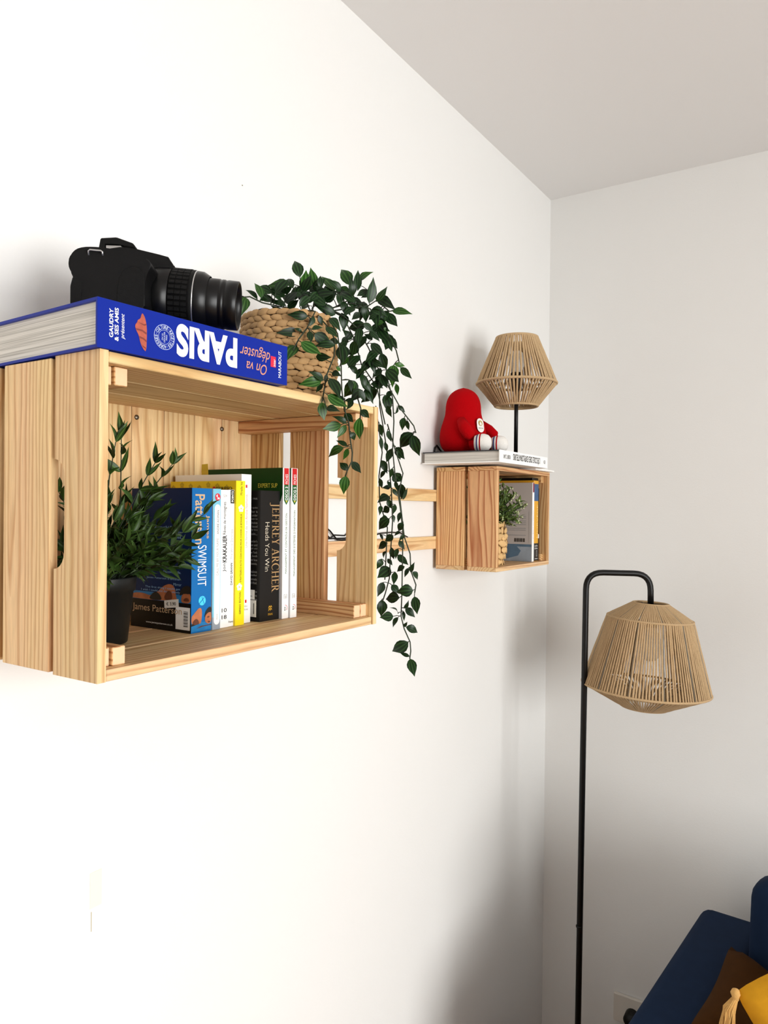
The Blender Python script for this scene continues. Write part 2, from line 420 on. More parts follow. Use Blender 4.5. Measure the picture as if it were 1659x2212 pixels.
for i in range(4):
    a = Y2a+0.012+i*(0.286/4)
    box('back_board', (X2a, a+0.0004, Z2a+S2), (X2a+0.010, a+0.286/4-0.0004, Z2b-S2), PINE_R['Z'], crate2, 0.0006)

# ------------------------------------------------------------------ books
def book(name, label, loc, w, h, d, cover, back=None, front=None, hard=False, lying=False, rotz=0.0, group=None, tc=0.0006, spine=None):
    """spine face at local x=0, looking along +x; w thickness, h height, d depth"""
    o = empty(name, loc, rotz); tag(o, label, 'book', group)
    def B(x0, x1, t0, t1, h0, h1):
        return ((x0, h0, t0), (x1, h1, t1)) if lying else ((x0, t0, h0), (x1, t1, h1))
    t0, t1 = (0, w) if lying else (-w/2, w/2)
    h0, h1 = (-h/2, h/2) if lying else (0, h)
    ins = 0.0035 if hard else 0.0002
    box('page_block', *B(-d+ins, -tc, t0+tc, t1-tc, h0+ins, h1-ins), M_PAPER, o)
    box('spine', *B(-tc, 0, t0, t1, h0, h1), spine or cover, o, 0.0002)
    box('cover', *B(-d, -tc, t0, t0+tc, h0, h1), front or cover, o)
    box('cover', *B(-d, -tc, t1-tc, t1, h0, h1), back or cover, o)
    return o
ZS = CZ0+ST+0.0003
RB = 'books standing in the large crate'
Zp, Zm, Yp, Ym = V((0, 0, 1)), V((0, 0, -1)), V((0, 1, 0)), V((0, -1, 0))

# --- blue-backed thriller
M_BLUE = mat('bright_blue_cover', c(10, 100, 166), 0.4, spec=0.25); M_NAVY = mat('navy_cover', c(2, 34, 78), 0.4, spec=0.2, var=0.3, bscale=14)
M_DKBLK = mat('black_cover', c(8, 9, 12), 0.4, spec=0.25); M_TAN = mat('tan_print', c(200, 168, 132), 0.5)
M_SKIN = mat('skin_print', c(176, 104, 66), 0.5, var=0.45, bscale=110); M_SKIN2 = mat('dark_skin_print', c(96, 50, 32), 0.5, var=0.3, bscale=160)
M_CYAN = mat('cyan_print', c(70, 200, 238), 0.4); M_LBLUE = mat('pale_blue_print', c(150, 200, 226), 0.5); M_WATER = mat('water_print', c(20, 116, 176), 0.4, var=0.5, bscale=90)
w, h = 0.0325, 0.1765
b = book('paperback', 'thick bright blue paperback with tan and white lettering, nearest the grassy plant', (0.1585, 0.6450, ZS), w, h, 0.112, M_BLUE, front=M_NAVY, group=RB)
text('author_lettering', 'Patterson', (0, -0.004, 0.1385), Zm, Yp, 0.0610, 0.0155, M_TAN, b, 0.014)
text('author_lettering', 'James', (0, 0.0090, 0.1290), Zm, Yp, 0.0290, 0.0062, M_TAN, b, 0.01)
text('title_lettering', 'SWIMSUIT', (0, 0.0002, 0.0815), Zm, Yp, 0.0500, 0.0140, M_WHITE, b, -0.004)
flat('publisher_mark', (0, 0.001, 0.0385), Zm, Yp, [disc(0, 0, 0.0058)], M_CYAN, b)
flat('publisher_mark', (0, 0.001, 0.0385), Zm, Yp, [[(-0.005, -0.001), (0.005, 0.0032), (0.005, 0.0038), (-0.005, -0.0004)], [(-0.004, 0.003), (0.003, -0.005), (0.0038, -0.0046), (-0.0034, 0.0034)]], M_BLUE, b, 0.0005)
flat('spine_picture', (0, -w/2, 0), Yp, Zp, [rect(0, 0.002, w, 0.0125)], M_WATER, b, 0.0002)
flat('swimmer_picture', (0, -w/2, 0), Yp, Zp, [curvy([(0.0001, 0.012), (0.0001, 0.0205), (0.003, 0.0225), (0.0075, 0.0265), (0.0125, 0.0305), (0.0165, 0.0290), (0.0172, 0.022), (0.0160, 0.013), (0.0145, 0.0105), (0.004, 0.010)]),
     curvy([(0.0215, 0.013), (0.0225, 0.019), (0.0255, 0.0235), (0.0300, 0.0245), (w-0.0001, 0.022), (w-0.0001, 0.0105), (0.027, 0.0085)])], M_SKIN, b, 0.0004)
flat('swimmer_picture', (0, -w/2, 0), Yp, Zp, [curvy([(0.0005, 0.0125), (0.006, 0.0175), (0.0105, 0.0165), (0.0128, 0.011), (0.006, 0.0095)]), curvy([(0.0245, 0.0175), (0.0275, 0.0190), (0.0300, 0.0178), (0.0272, 0.0162)]), curvy([(0.0258, 0.0120), (0.0290, 0.0128), (0.0312, 0.0112), (0.028, 0.0102)])], M_SKIN2, b, 0.0006)
flat('swimmer_picture', (0, -w/2, 0), Yp, Zp, [curvy([(0.0205, 0.0165), (0.0225, 0.0245), (0.0275, 0.0295), (w-0.0001, 0.030), (w-0.0001, 0.0225), (0.028, 0.0235), (0.0240, 0.0210)]), [(0.0, 0.0085), (0.012, 0.0105), (0.012, 0.0125), (0.0, 0.0115)]], M_INK, b, 0.0005)
flat('swimmer_picture', (0, -w/2, 0), Yp, Zp, [[(0.008, 0.005), (0.02, 0.0068), (w, 0.0072), (w, 0.0082), (0.016, 0.0078)]], M_SKIN2, b, 0.0005)
fy = -w/2    # cover facing -Y: reading +X, up +Z
Xp = V((1, 0, 0))
flat('cover_picture', (-0.112, fy, 0), Xp, Zp, [rect(0.0, 0.036, 0.112, 0.046)], M_WATER, b, 0.0002)
for cp_ in (curvy([(0.0005, 0.0375), (0.004, 0.043), (0.024, 0.044), (0.040, 0.0405), (0.052, 0.0475), (0.064, 0.056), (0.076, 0.0585), (0.0835, 0.054), (0.085, 0.044), (0.088, 0.0385), (0.06, 0.0362), (0.002, 0.0362)]), curvy([(0.0945, 0.0375), (0.0950, 0.0445), (0.099, 0.0480), (0.106, 0.0490), (0.1115, 0.0475), (0.1115, 0.0365), (0.098, 0.0362)])):
    flat('cover_picture', (-0.112, fy, 0), Xp, Zp, [cp_], M_SKIN, b, 0.0004)
for cp_ in (curvy([(0.036, 0.0395), (0.046, 0.0470), (0.054, 0.0455), (0.060, 0.0385), (0.056, 0.0364), (0.038, 0.0364)]), curvy([(0.0915, 0.0440), (0.0945, 0.0530), (0.102, 0.0575), (0.1115, 0.0575), (0.1115, 0.0475), (0.1, 0.0478), (0.0955, 0.0460)])):
    flat('cover_picture', (-0.112, fy, 0), Xp, Zp, [cp_], M_INK, b, 0.0006)
for cp_ in (curvy([(0.062, 0.0375), (0.070, 0.0500), (0.0775, 0.0490), (0.080, 0.0380)]), curvy([(0.098, 0.0385), (0.1015, 0.0425), (0.107, 0.0430), (0.110, 0.0385)])):
    flat('cover_picture', (-0.112, fy, 0), Xp, Zp, [cp_], M_SKIN2, b, 0.0007)
flat('cover_picture', (-0.112, fy, 0), Xp, Zp, [rect(0, 0.0, 0.112, 0.036)], M_DKBLK, b, 0.0003)
text('author_lettering', 'James Patterson', (-0.062, fy, 0.0245), Xp, Zp, 0.092, 0.011, M_TAN, b, 0.0, off=0.0006)
text('cover_lettering', 'www.jamespatterson.co.uk', (-0.057, fy, 0.0075), Xp, Zp, 0.050, 0.003, M_WHITE, b, off=0.0006)
flat('barcode_label', (-0.027, fy, 0.0035), Xp, Zp, [rect(0, 0, 0.0255, 0.0275)], M_WHITE, b, 0.0005)
flat('barcode', (-0.027, fy, 0.0035), Xp, Zp, [rect(0.0145+i*0.0, 0.004+i*0.0013, 0.022, 0.004+i*0.0013+(0.0005+0.0004*((i*7) % 3 == 0))) for i in range(15)], M_INK, b, 0.0007)
blurb = [('one of the beautiful Daniels\'', 0.128), ('enjoying the', 0.122), ('and loved.', 0.116), ('missing. The', 0.098), ('the beautiful', 0.092), ('is waiting for Kim', 0.086), ('parents and for Ben to', 0.080),
         ('discover life.', 0.073), ('James Patterson is another', 0.064), ('Mirror', 0.058), ('The first thing I could get', 0.052), ('I wish I could put down slowly', 0.048), ('compulsive  Daily Express', 0.144)]
M_BLURB = mat('pale_blurb_print', c(140, 178, 214), 0.5)
for s, z in blurb[:-1]:
    text('blurb_lettering', s, (-0.0165-0.0013*len(s), fy, z), Xp, Zp, 0.0024*len(s), 0.0034, M_BLURB, b, off=0.0005)
d = tag(mesh('price_sticker', [(-0.047, fy-0.0009, 0.0275), (-0.021, fy-0.0009, 0.0305), (-0.0215, fy-0.0009, 0.0405), (-0.0475, fy-0.0009, 0.037)], [(0, 1, 2, 3)], mat('white_sticker', c(226, 222, 214), 0.6), b), 'x', 'x')
del d['label']; del d['category']
text('price_lettering', '€ 3,90', (-0.0345, fy-0.0009, 0.0335), V((1, 0, 0.1)), V((-0.1, 0, 1)), 0.017, 0.005, M_INK, b, off=0.0003)

# --- slim pale-blue paperback
w = 0.0135
b = book('paperback', 'slim white paperback with pale blue spine edges and red round logo', (0.158, 0.6702, ZS), w, h, 0.11, M_WHITE, front=mat('white_grey_cover', c(206, 208, 214), 0.4), spine=mat('pale_blue_spine', c(120, 190, 214), 0.4), group=RB)
def capsule(cx, z0, z1, r, n=8):
    return [(cx+r*math.cos(PI*k/n), z1-r+r*math.sin(PI*k/n)*1.0) for k in range(n+1)]+[(cx-r*math.cos(PI*k/n), z0+r-r*math.sin(PI*k/n)) for k in range(n+1)]
flat('title_panel', (0, 0, 0), Yp, Zp, [capsule(0.0008, 0.006, 0.157, 0.0048)], M_WHITE, b, 0.0002)
flat('spine_foot', (0, 0, 0), Yp, Zp, [[(-0.0067, 0), (0.0067, 0), (0.0067, 0.012), (-0.0067, 0.016)]], mat('grey_foot_print', c(150, 160, 172), 0.4), b, 0.00015)
flat('round_logo', (0, 0, 0), Yp, Zp, [disc(0.0008, 0.166, 0.0045, 0.0048)], mat('red_pink_logo', c(214, 44, 66), 0.4), b, 0.0003)
flat('round_logo', (0, 0, 0), Yp, Zp, [disc(-0.0006, 0.1675, 0.0013, 0.0014, 8), disc(0.0024, 0.1645, 0.0014, 0.0014, 8), rect(0.0, 0.163, 0.0006, 0.1695)], M_WHITE, b, 0.0005)
text('author_lettering', 'ANDRÉ ACIMAN', (0, 0.0012, 0.1345), Zp, Ym, 0.0300, 0.0036, M_INK, b, 0.0)
text('title_lettering', 'CALL ME BY YOUR NAME', (0, 0.0012, 0.091), Zp, Ym, 0.047, 0.0036, M_GREYINK, b, 0.0)
text('publisher_lettering', 'PICADOR', (0, 0.0012, 0.016), Zp, Ym, 0.007, 0.0025, M_GREYINK, b)

# --- white 10/18 paperback
w = 0.0155
b = book('paperback', 'white paperback marked 10 over 18 at the foot of its spine', (0.1555, 0.6862, ZS), w, 0.1755, 0.109, M_WHITE, group=RB)
text('author_lettering', 'Jon', (0, 0, 0.0765), Zp, Ym, 0.0105, 0.0062, M_INK, b)
text('author_lettering', 'KRAKAUER', (0, 0, 0.1005), Zp, Ym, 0.0345, 0.0072, M_INK, b, 0.022)
text('title_lettering', 'Rêves de montagnes', (0, 0, 0.1395), Zp, Ym, 0.0415, 0.0066, M_INK, b, -0.004)
text('series_number', '524', (0, -0.0002, 0.168), Yp, Zp, 0.006, 0.0032, M_GREYINK, b, -0.01)
text('series_lettering', '10', (0, 0, 0.0222), Yp, Zp, 0.0085, 0.0052, M_INK, b, 0.006)
text('series_lettering', '18', (0, 0, 0.0135), Yp, Zp, 0.0085, 0.0052, M_INK, b, 0.006)
flat('series_rule', (0, 0, 0), Yp, Zp, [rect(-0.0045, 0.0177, 0.0045, 0.01795)], M_GREYINK, b)

# --- white thin paperback with black tab
w = 0.0095
b = book('paperback', 'thin white paperback with black tab at the top of its spine', (0.1545, 0.6990, ZS), w, 0.176, 0.108, M_WHITE, group=RB)
flat('series_tab', (0, 0, 0), Yp, Zp, [rect(-0.0022, 0.1585, 0.0042, 0.1755)], M_INK, b)
text('series_lettering', 'POINTS', (0, 0.001, 0.1672), Zp, Ym, 0.014, 0.0036, M_WHITE, b, 0.02, off=0.0006)
text('title_lettering', 'The White Darkness', (0, 0.0004, 0.106), Zp, Ym, 0.0385, 0.0035, M_GREYINK, b, -0.01)
text('author_lettering', 'DAVID GRANN', (0, 0.0004, 0.0675), Zp, Ym, 0.0285, 0.0035, M_INK, b, 0.012)
text('publisher_lettering', 'Points', (0, 0, 0.0062), Yp, Zp, 0.008, 0.0026, M_INK, b)

# --- yellow book
M_YEL = mat('lemon_yellow_cover', c(250, 226, 10), 0.4); M_YELD = mat('yellow_patterned_cover', c(232, 202, 10), 0.4, var=0.06, bscale=70)
w = 0.0165
b = book('paperback', 'lemon yellow paperback with white flowers on the spine', (0.1575, 0.7122, ZS), w, 0.188, 0.125, M_YEL, front=M_YELD, group=RB)
M_OCHRE = mat('ochre_flower_print', c(196, 168, 20), 0.5)
flower = lambda cx, cz, r: [disc(cx+r*0.6*math.cos(2*PI*k/5+0.3), cz+r*0.6*math.sin(2*PI*k/5+0.3), r*0.42, r*0.42, 8) for k in range(5)]
flat('flower_print', (0, 0, 0), Yp, Zp, flower(0.0008, 0.152, 0.005)+flower(-0.0012, 0.050, 0.005), M_WHITE, b, 0.0002)
flat('cover_flowers', (-0.125, fy*0-w/2, 0), Xp, Zp, sum([flower(0.006+0.017*i, 0.181+0.002*((i*5) % 3-1), 0.004) for i in range(7)], []), M_OCHRE, b, 0.0002)
text('author_lettering', 'Mireille Val', (0, 0.001, 0.178), Zp, Ym, 0.017, 0.004, M_INK, b, -0.004)
text('title_lettering', "STRATÉGIES D'AUTO COACHING POUR CHOISIR LE BONHEUR", (0, 0.0006, 0.1005), Zp, Ym, 0.089, 0.0034, M_INK, b, 0.0)
text('publisher_lettering', 'GERESO ÉDITION', (0, -0.0002, 0.029), Zp, Ym, 0.029, 0.0036, M_INK, b, 0.008)
text('publisher_lettering', 'GERESO', (-0.022, -w/2, 0.178), Xp, Zp, 0.030, 0.0042, M_INK, b, 0.012)
flat('publisher_dot', (-0.040, -w/2, 0.178), Xp, Zp, [disc(0, 0, 0.0028)], mat('red_print', c(200, 24, 28), 0.4), b, 0.0004)

# --- white French novel with sticky tab
w = 0.0185
M_CREAM = mat('cream_white_cover', c(244, 242, 236), 0.45)
b = book('paperback', 'white novel with thin red title and yellow sticky tab', (0.1500, 0.7306, ZS), w, 0.1975, 0.128, M_CREAM, group=RB)
M_REDP = mat('red_square_print', c(196, 20, 30), 0.4); M_REDT = mat('pinkish_red_print', c(214, 120, 118), 0.5)
flat('red_square', (0, 0, 0), Yp, Zp, [rect(-0.0016, 0.1795, 0.0012, 0.1835), rect(-0.0012, 0.0268, 0.0016, 0.031)], M_REDP, b)
text('title_lettering', 'Une forme de vie', (0, 0.0, 0.118), Zp, Ym, 0.036, 0.0042, M_GREYINK, b, -0.012)
text('author_lettering', 'Amélie Nothomb', (0, 0.0, 0.154), Zp, Ym, 0.033, 0.0042, M_REDT, b, -0.012)
text('publisher_lettering', 'Albin\nMichel', (0, 0.0, 0.0205), Yp, Zp, 0.0085, 0.0072, M_GREYINK, b, -0.01)
tb = mesh('sticky_tab', [(-0.089, 0.004, 0.192), (-0.076, 0.004, 0.192), (-0.0755, 0.003, 0.203), (-0.089, 0.003, 0.203), (-0.071, -0.002, 0.213), (-0.083, -0.002, 0.2125)], [(0, 1, 2, 3), (3, 2, 4, 5)], mat('yellow_sticky_paper', c(214, 184, 60), 0.6), b)

# --- black thriller with gold serif author
w, h = 0.0385, 0.1765
M_CHAR = mat('charcoal_cover', c(20, 19, 18), 0.45, spec=0.25); M_GOLD = mat('dull_gold_print', c(190, 152, 104), 0.45, metal=0.2); M_BONE = mat('bone_print', c(206, 196, 176), 0.5)
b = book('paperback', 'thick black paperback with large gold serif author name', (0.1595, 0.7672, ZS), w, h, 0.11, M_CHAR, group=RB)
def serif_line(s):
    """hand-drawn serif capitals, unit height"""
    st, th, se, sh = 0.12, 0.055, 0.09, 0.045
    out = []; x = 0.0
    def bar(x0, y0, x1, y1): out.append([(x+x0, y0), (x+x1, y0), (x+x1, y1), (x+x0, y1)])
    def diag(xa, ya, xb, yb, t): out.append([(x+xa-t/2, ya), (x+xa+t/2, ya), (x+xb+t/2, yb), (x+xb-t/2, yb)])
    def stem(cx, y0=0.0, y1=1.0, a=True, bb=True):
        bar(cx-st/2, y0, cx+st/2, y1)
        if a: bar(cx-st/2-se, y0, cx+st/2+se, y0+sh)
        if bb: bar(cx-st/2-se, y1-sh, cx+st/2+se, y1)
    def arc(cx, cy, rx, ry, a0, a1, t0, t1, n=12):
        for k in range(n):
            p = []
            for q in (k, k+1):
                a = a0+(a1-a0)*q/n; t = t0+(t1-t0)*math.sin(PI*q/n)
                p.append(((x+cx+rx*math.cos(a), cy+ry*math.sin(a)), (x+cx+(rx-t)*math.cos(a), cy+(ry-t*0.6)*math.sin(a))))
            out.append([p[0][0], p[1][0], p[1][1], p[0][1]])
    for ch in s:
        if ch == 'J':
            stem(0.2, -0.18, 1.0, a=False); arc(0.03, -0.16, 0.23, 0.16, 0, -PI*0.75, 0.1, 0.09, 6); x += 0.44
        elif ch in 'EF':
            stem(0.17, bb=False, a=(ch == 'F')); bar(0.02, 0.95, 0.58, 1.0); bar(0.54, 0.82, 0.58, 1.0); bar(0.23, 0.49, 0.48, 0.54); bar(0.46, 0.43, 0.49, 0.61)
            if ch == 'E': bar(0.02, 0, 0.62, 0.05); bar(0.585, 0, 0.62, 0.2)
            x += 0.70 if ch == 'E' else 0.64
        elif ch == 'R':
            stem(0.17, bb=False); bar(0.02, 0.955, 0.32, 1.0); bar(0.2, 0.47, 0.36, 0.515)
            arc(0.33, 0.735, 0.27, 0.265, -PI/2, PI/2, 0.05, 0.13); diag(0.66, 0, 0.36, 0.49, 0.15); bar(0.56, 0, 0.80, sh); x += 0.80
        elif ch == 'Y':
            diag(0.36, 0.45, 0.12, 1.0, 0.13); diag(0.38, 0.45, 0.62, 1.0, 0.06); stem(0.37, 0, 0.47, True, False); bar(0, 1-sh, 0.27, 1); bar(0.5, 1-sh, 0.74, 1); x += 0.76
        elif ch == 'A':
            diag(0.12, 0, 0.38, 1.0, 0.06); diag(0.68, 0, 0.40, 1.0, 0.13); bar(0.2, 0.34, 0.6, 0.385); bar(0.0, 0, 0.26, sh); bar(0.52, 0, 0.84, sh); x += 0.86
        elif ch == 'C':
            arc(0.45, 0.5, 0.42, 0.52, PI*0.22, PI*1.78, 0.05, 0.14, 22); bar(0.72, 0.66, 0.76, 0.95); x += 0.86
        elif ch == 'H':
            stem(0.17); stem(0.68); bar(0.2, 0.49, 0.66, 0.54); x += 0.90
        elif ch == ' ': x += 0.34
    return out, x
polys, tot = serif_line('JEFFREY ARCHER')
LW, LH = 0.1210, 0.0150
flat('author_lettering', (0, 0.0035, 0.1590), Zm, Yp, [[(px_/tot*LW, py_*LH) for px_, py_ in p] for p in polys], M_GOLD, b)
text('title_lettering', 'Heads You Win', (0, -0.0060, 0.1005), Zm, Yp, 0.0665, 0.0082, M_BONE, b, -0.006)
M_GOLD2 = mat('gold_publisher_mark', c(206, 156, 40), 0.4)
flat('publisher_mark', (0, 0.0015, 0.0125), Yp, Zp, [[(-0.004+i*0.0034, j*0.0034), (-0.0022+i*0.0034, 0.003+j*0.0034), (-0.0004+i*0.0034, 0.0012+j*0.0034), (-0.0004+i*0.0034, 0.0028+j*0.0034), (-0.0022+i*0.0034, 0.0046+j*0.0034), (-0.004+i*0.0034, 0.0018+j*0.0034)] for i in range(2) for j in range(2)], M_GOLD2, b)
text('publisher_lettering', 'PAN', (0, 0.0012, 0.0085), Yp, Zp, 0.0085, 0.003, M_GOLD2, b, 0.005)
fyb = -w/2
for i, (s, z) in enumerate([('Leningrad, 1968.', .165), ('Alexander spoke', .153), ('his father is', .148), ('assassinated under', .143), ('they hope to', .138), ('two choices', .133), ('America or bound', .128), ('stowaway to a', .123), ('coin...', .118),
             ('Alexander\'s', .108), ('his own and', .103), ('triumph and', .098), ('in New York', .093), ('lives, both', .088), ('one must face', .083), ('in Russia.', .078), ('a talent', .067), ('storyteller', .062), ('dramatic', .057), ('Kane and Abel.', .052),
             ('spans the', .040), ('thrilling', .035), ('in London', .030), ('will never', .022)]):
    text('blurb_lettering', s, (-0.0052-0.0009*len(s), fyb, z), Xp, Zp, 0.0018*len(s), 0.0032, M_GREYINK, b, off=0.0004)
flat('barcode_label', (-0.030, fyb, 0.0), Xp, Zp, [rect(0, 0.006, 0.024, 0.0285), rect(0, 0.0295, 0.021, 0.0425)], M_CREAM, b, 0.0005)
flat('barcode', (-0.030, fyb, 0.0), Xp, Zp, [rect(0.019, 0.010, 0.0203, 0.0245), rect(0.0, 0.0365, 0.012, 0.0372), rect(0.0, 0.0335, 0.017, 0.0341)], M_INK, b, 0.0007)

# --- the two green-topped textbooks
M_GREEN = mat('dark_green_cover', c(2, 58, 12), 0.4, spec=0.25); M_RED = mat('red_band', c(206, 26, 34), 0.4); M_GRN = mat('green_band', c(22, 92, 44), 0.4)
M_LGREY = mat('light_grey_cover', c(208, 206, 208), 0.4); M_YLET = mat('yellow_print', c(206, 196, 70), 0.5)
def textbook(y, xs, num, title, label, t1, t0):
    w = 0.0135
    b = book('textbook', label, (xs, y, ZS), w, 0.209, 0.15, M_WHITE, front=M_LGREY, group='white spined textbooks with green bands')
    fyt = -w/2
    flat('green_panel', (-0.15, fyt, 0), Xp, Zp, [[(0, 0.158), (0.140, 0.158), (0.146, 0.163), (0.149, 0.172), (0.149, 0.209), (0, 0.209)]], M_GREEN, b, 0.0003)
    text('series_lettering', 'EXPERT SUP', (-0.028, fyt, 0.1845), Xp, Zp, 0.036, 0.0062, M_YLET, b, 0.004, off=0.0006)
    text('author_lettering', 'D. ' + 'Sabaté', (-0.006, fyt, 0.052), Zp, V((-1, 0, 0)), 0.024, 0.0045, M_GREYINK, b, off=0.0006)
    flat('red_band', (0, 0, 0), Yp, Zp, [rect(-0.0050, 0.1855, 0.0048, 0.2085)], M_RED, b)
    flat('green_band', (0, 0, 0), Yp, Zp, [[(-0.0048, 0.1855), (0.0048, 0.1855), (0.0048, 0.1635), (0.0, 0.1575), (-0.0048, 0.1635)]], M_GRN, b)
    flat('pencil_point', (0, 0, 0), Yp, Zp, [[(-0.0022, 0.1635), (0.0022, 0.1635), (0.0, 0.1605)]], M_YLET, b, 0.0005)
    text('series_lettering', 'FICHES', (0, 0.0, 0.1935), Zp, Ym, 0.0135, 0.0052, M_WHITE, b, 0.006, off=0.0006)
    text('series_lettering', 'DSCG '+num, (0, 0.0, 0.1735), Zp, Ym, 0.0185, 0.0055, M_WHITE, b, 0.02, off=0.0006)
    text('title_lettering', title, (0, 0.0, (t0+t1)/2), Zp, Ym, t1-t0, 0.0042, M_GRN, b, 0.0)
    flat('edition_mark', (0, 0, 0), Yp, Zp, [rect(-0.003, 0.0270, -0.0024, 0.0335), rect(-0.003, 0.0330, 0.003, 0.0335), rect(0.0024, 0.0275, 0.003, 0.0335), rect(-0.001, 0.0275, -0.0004, 0.032), rect(0.0008, 0.0275, 0.0014, 0.032)], M_GREYINK, b)
    ring = [[(0.0042*math.cos(a)*1.0, 0.0145+0.0042*math.sin(a)), (0.0042*math.cos(a2), 0.0145+0.0042*math.sin(a2)), (0.0036*math.cos(a2), 0.0145+0.0036*math.sin(a2)), (0.0036*math.cos(a), 0.0145+0.0036*math.sin(a))] for a, a2 in [(-0.9+k*0.35, -0.9+(k+1)*0.35) for k in range(8)]]
    flat('publisher_mark', (0, 0, 0), Yp, Zp, ring, M_RED, b)
    text('publisher_mark', 'D', (0, -0.0005, 0.0135), Yp, Zp, 0.0032, 0.0050, M_INK, b, 0.0)
textbook(0.7944, 0.1640, '3', 'MANAGEMENT ET CONTRÔLE DE GESTION', 'white spined textbook numbered 3, green cover beside the black paperback', 0.146, 0.062)
textbook(0.8086, 0.1668, '5', "MANAGEMENT DES SYSTÈMES D'INFORMATION", 'white spined textbook numbered 5, rightmost in the large crate', 0.150, 0.058)

# --- big blue book on top of the crate
M_ULTRA = mat('royal_blue_cover', c(0, 34, 142), 0.45, spec=0.2)
M_COPPER = mat('copper_print', c(206, 142, 120), 0.45)
BT, BL = 0.0462, 0.2535
bb_rot = -0.036
b = book('cookbook', 'large royal blue hardcover lying on the big crate under the camera', (0.2565, 0.5552, CZ1+0.0004), BT, BL, 0.205, M_ULTRA, hard=True, lying=True, rotz=bb_rot, tc=0.0028)
zc = BT/2
BY = lambda f: -BL/2+BL*f       # fraction along the spine, left to right
text('author_lettering', 'GAUDRY\n& SES AMIS', (0, BY(0.068), zc+0.0015), Zp, Ym, 0.031, 0.0100, M_WHITE, b, 0.022, off=0.0003)
text('author_lettering', 'présentent', (0, BY(0.107), zc+0.0010), Zp, Ym, 0.0235, 0.0052, M_WHITE, b, shear=0.25)
M_CRO = mat('croissant_print', c(170, 80, 60), 0.5, var=0.45, bscale=220); M_CROD = mat('croissant_stripe_print', c(120, 48, 40), 0.5)  # base colour and darker stripes of the printed croissant
oc = (0, BY(0.187), zc)
flat('croissant_picture', oc, Yp, Zp, [curvy([(0.0015, 0.0185), (0.0045, 0.014), (0.0065, 0.006), (0.0066, -0.005), (0.0060, -0.0185), (0.0026, -0.0165), (-0.001, -0.011), (-0.0026, -0.004), (-0.0062, 0.001), (-0.0072, 0.005), (-0.0045, 0.0085), (-0.0042, 0.0105), (-0.001, 0.0125), (0, 0.0165)], 1)], M_CRO, b)
flat('croissant_picture', oc, Yp, Zp, [[(-0.0035, 0.0085), (0.0035, 0.0065), (0.006, 0.0075), (0.0055, 0.0088), (0.003, 0.0078)], [(-0.0065, 0.0022), (0.001, 0.0022), (0.0062, 0.0002), (0.006, -0.0018), (0.001, 0.0006), (-0.005, 0.0008)], [(-0.0022, -0.0045), (0.003, -0.0055), (0.0062, -0.0075), (0.0062, -0.0092), (0.003, -0.0072), (-0.0018, -0.006)], [(0.001, -0.0125), (0.0055, -0.0145), (0.0058, -0.0158), (0.002, -0.0142)]], M_CROD, b, 0.0005)
orr = V((0, BY(0.295), zc))
M_PALE = mat('pale_blue_white_print', c(200, 212, 236), 0.5)
R = 0.0125
flat('round_seal', orr, Yp, Zp, [[(R*math.cos(a), R*math.sin(a)), (R*math.cos(a2), R*math.sin(a2)), ((R-0.0004)*math.cos(a2), (R-0.0004)*math.sin(a2)), ((R-0.0004)*math.cos(a), (R-0.0004)*math.sin(a))] for a, a2 in [(2*PI*k/40, 2*PI*(k+1)/40) for k in range(40)]]
     + [[(0.0072*math.cos(a), 0.0072*math.sin(a)), (0.0072*math.cos(a2), 0.0072*math.sin(a2)), (0.0069*math.cos(a2), 0.0069*math.sin(a2)), (0.0069*math.cos(a), 0.0069*math.sin(a))] for a, a2 in [(2*PI*k/30, 2*PI*(k+1)/30) for k in range(30)]], M_PALE, b)
# lettering round the seal: whole spine reads upside down, the seal reads bottom-up
seal = '·CULTURE·RECETTES·ADRESSES'
for k, ch in enumerate(seal):
    if ch == ' ': continue
    a = PI*0.93 - 2*PI*k/len(seal)
    rdv = V((0, math.sin(a), -math.cos(a))); upv = V((0, math.cos(a), math.sin(a)))
    p = orr+upv*0.0098
    text('seal_lettering', ch, p, rdv, upv, 0.0019 if ch != '·' else 0.0007, 0.0034 if ch != '·' else 0.0007, M_PALE, b, 0.01)
text('seal_lettering', 'ON VA\nDÉGUSTER\nPARIS', orr, Zp, Ym, 0.0105, 0.0068, M_PALE, b, 0.0)
text('title_lettering', 'PARIS', (0, BY(0.5165), zc+0.0008), Ym, Zm, 0.0835, 0.0335, M_WHITE, b, 0.045, spacing=1.05)
text('title_lettering', 'déguster', (0, BY(0.790), zc+0.0062), Ym, Zm, 0.047, 0.0165, M_COPPER, b, 0.002, shear=0.30)
text('title_lettering', 'On va', (0, BY(0.800), zc-0.0108), Ym, Zm, 0.032, 0.0120, M_COPPER, b, 0.002, shear=0.30)
flat('radio_logo', (0, BY(0.905), zc+0.001), Yp, Zp, [rect(-0.0042, -0.0062, 0.0042, 0.0062)], mat('red_logo', c(214, 30, 62), 0.4), b)
text('radio_logo', 'inter', (0, BY(0.912), zc), Zp, Ym, 0.0085, 0.004, M_WHITE, b, 0.0, off=0.0006)
text('publisher_lettering', 'MARABOUT', (0, BY(0.948), zc-0.0005), Zp, Ym, 0.0310, 0.0048, M_WHITE, b, 0.0)

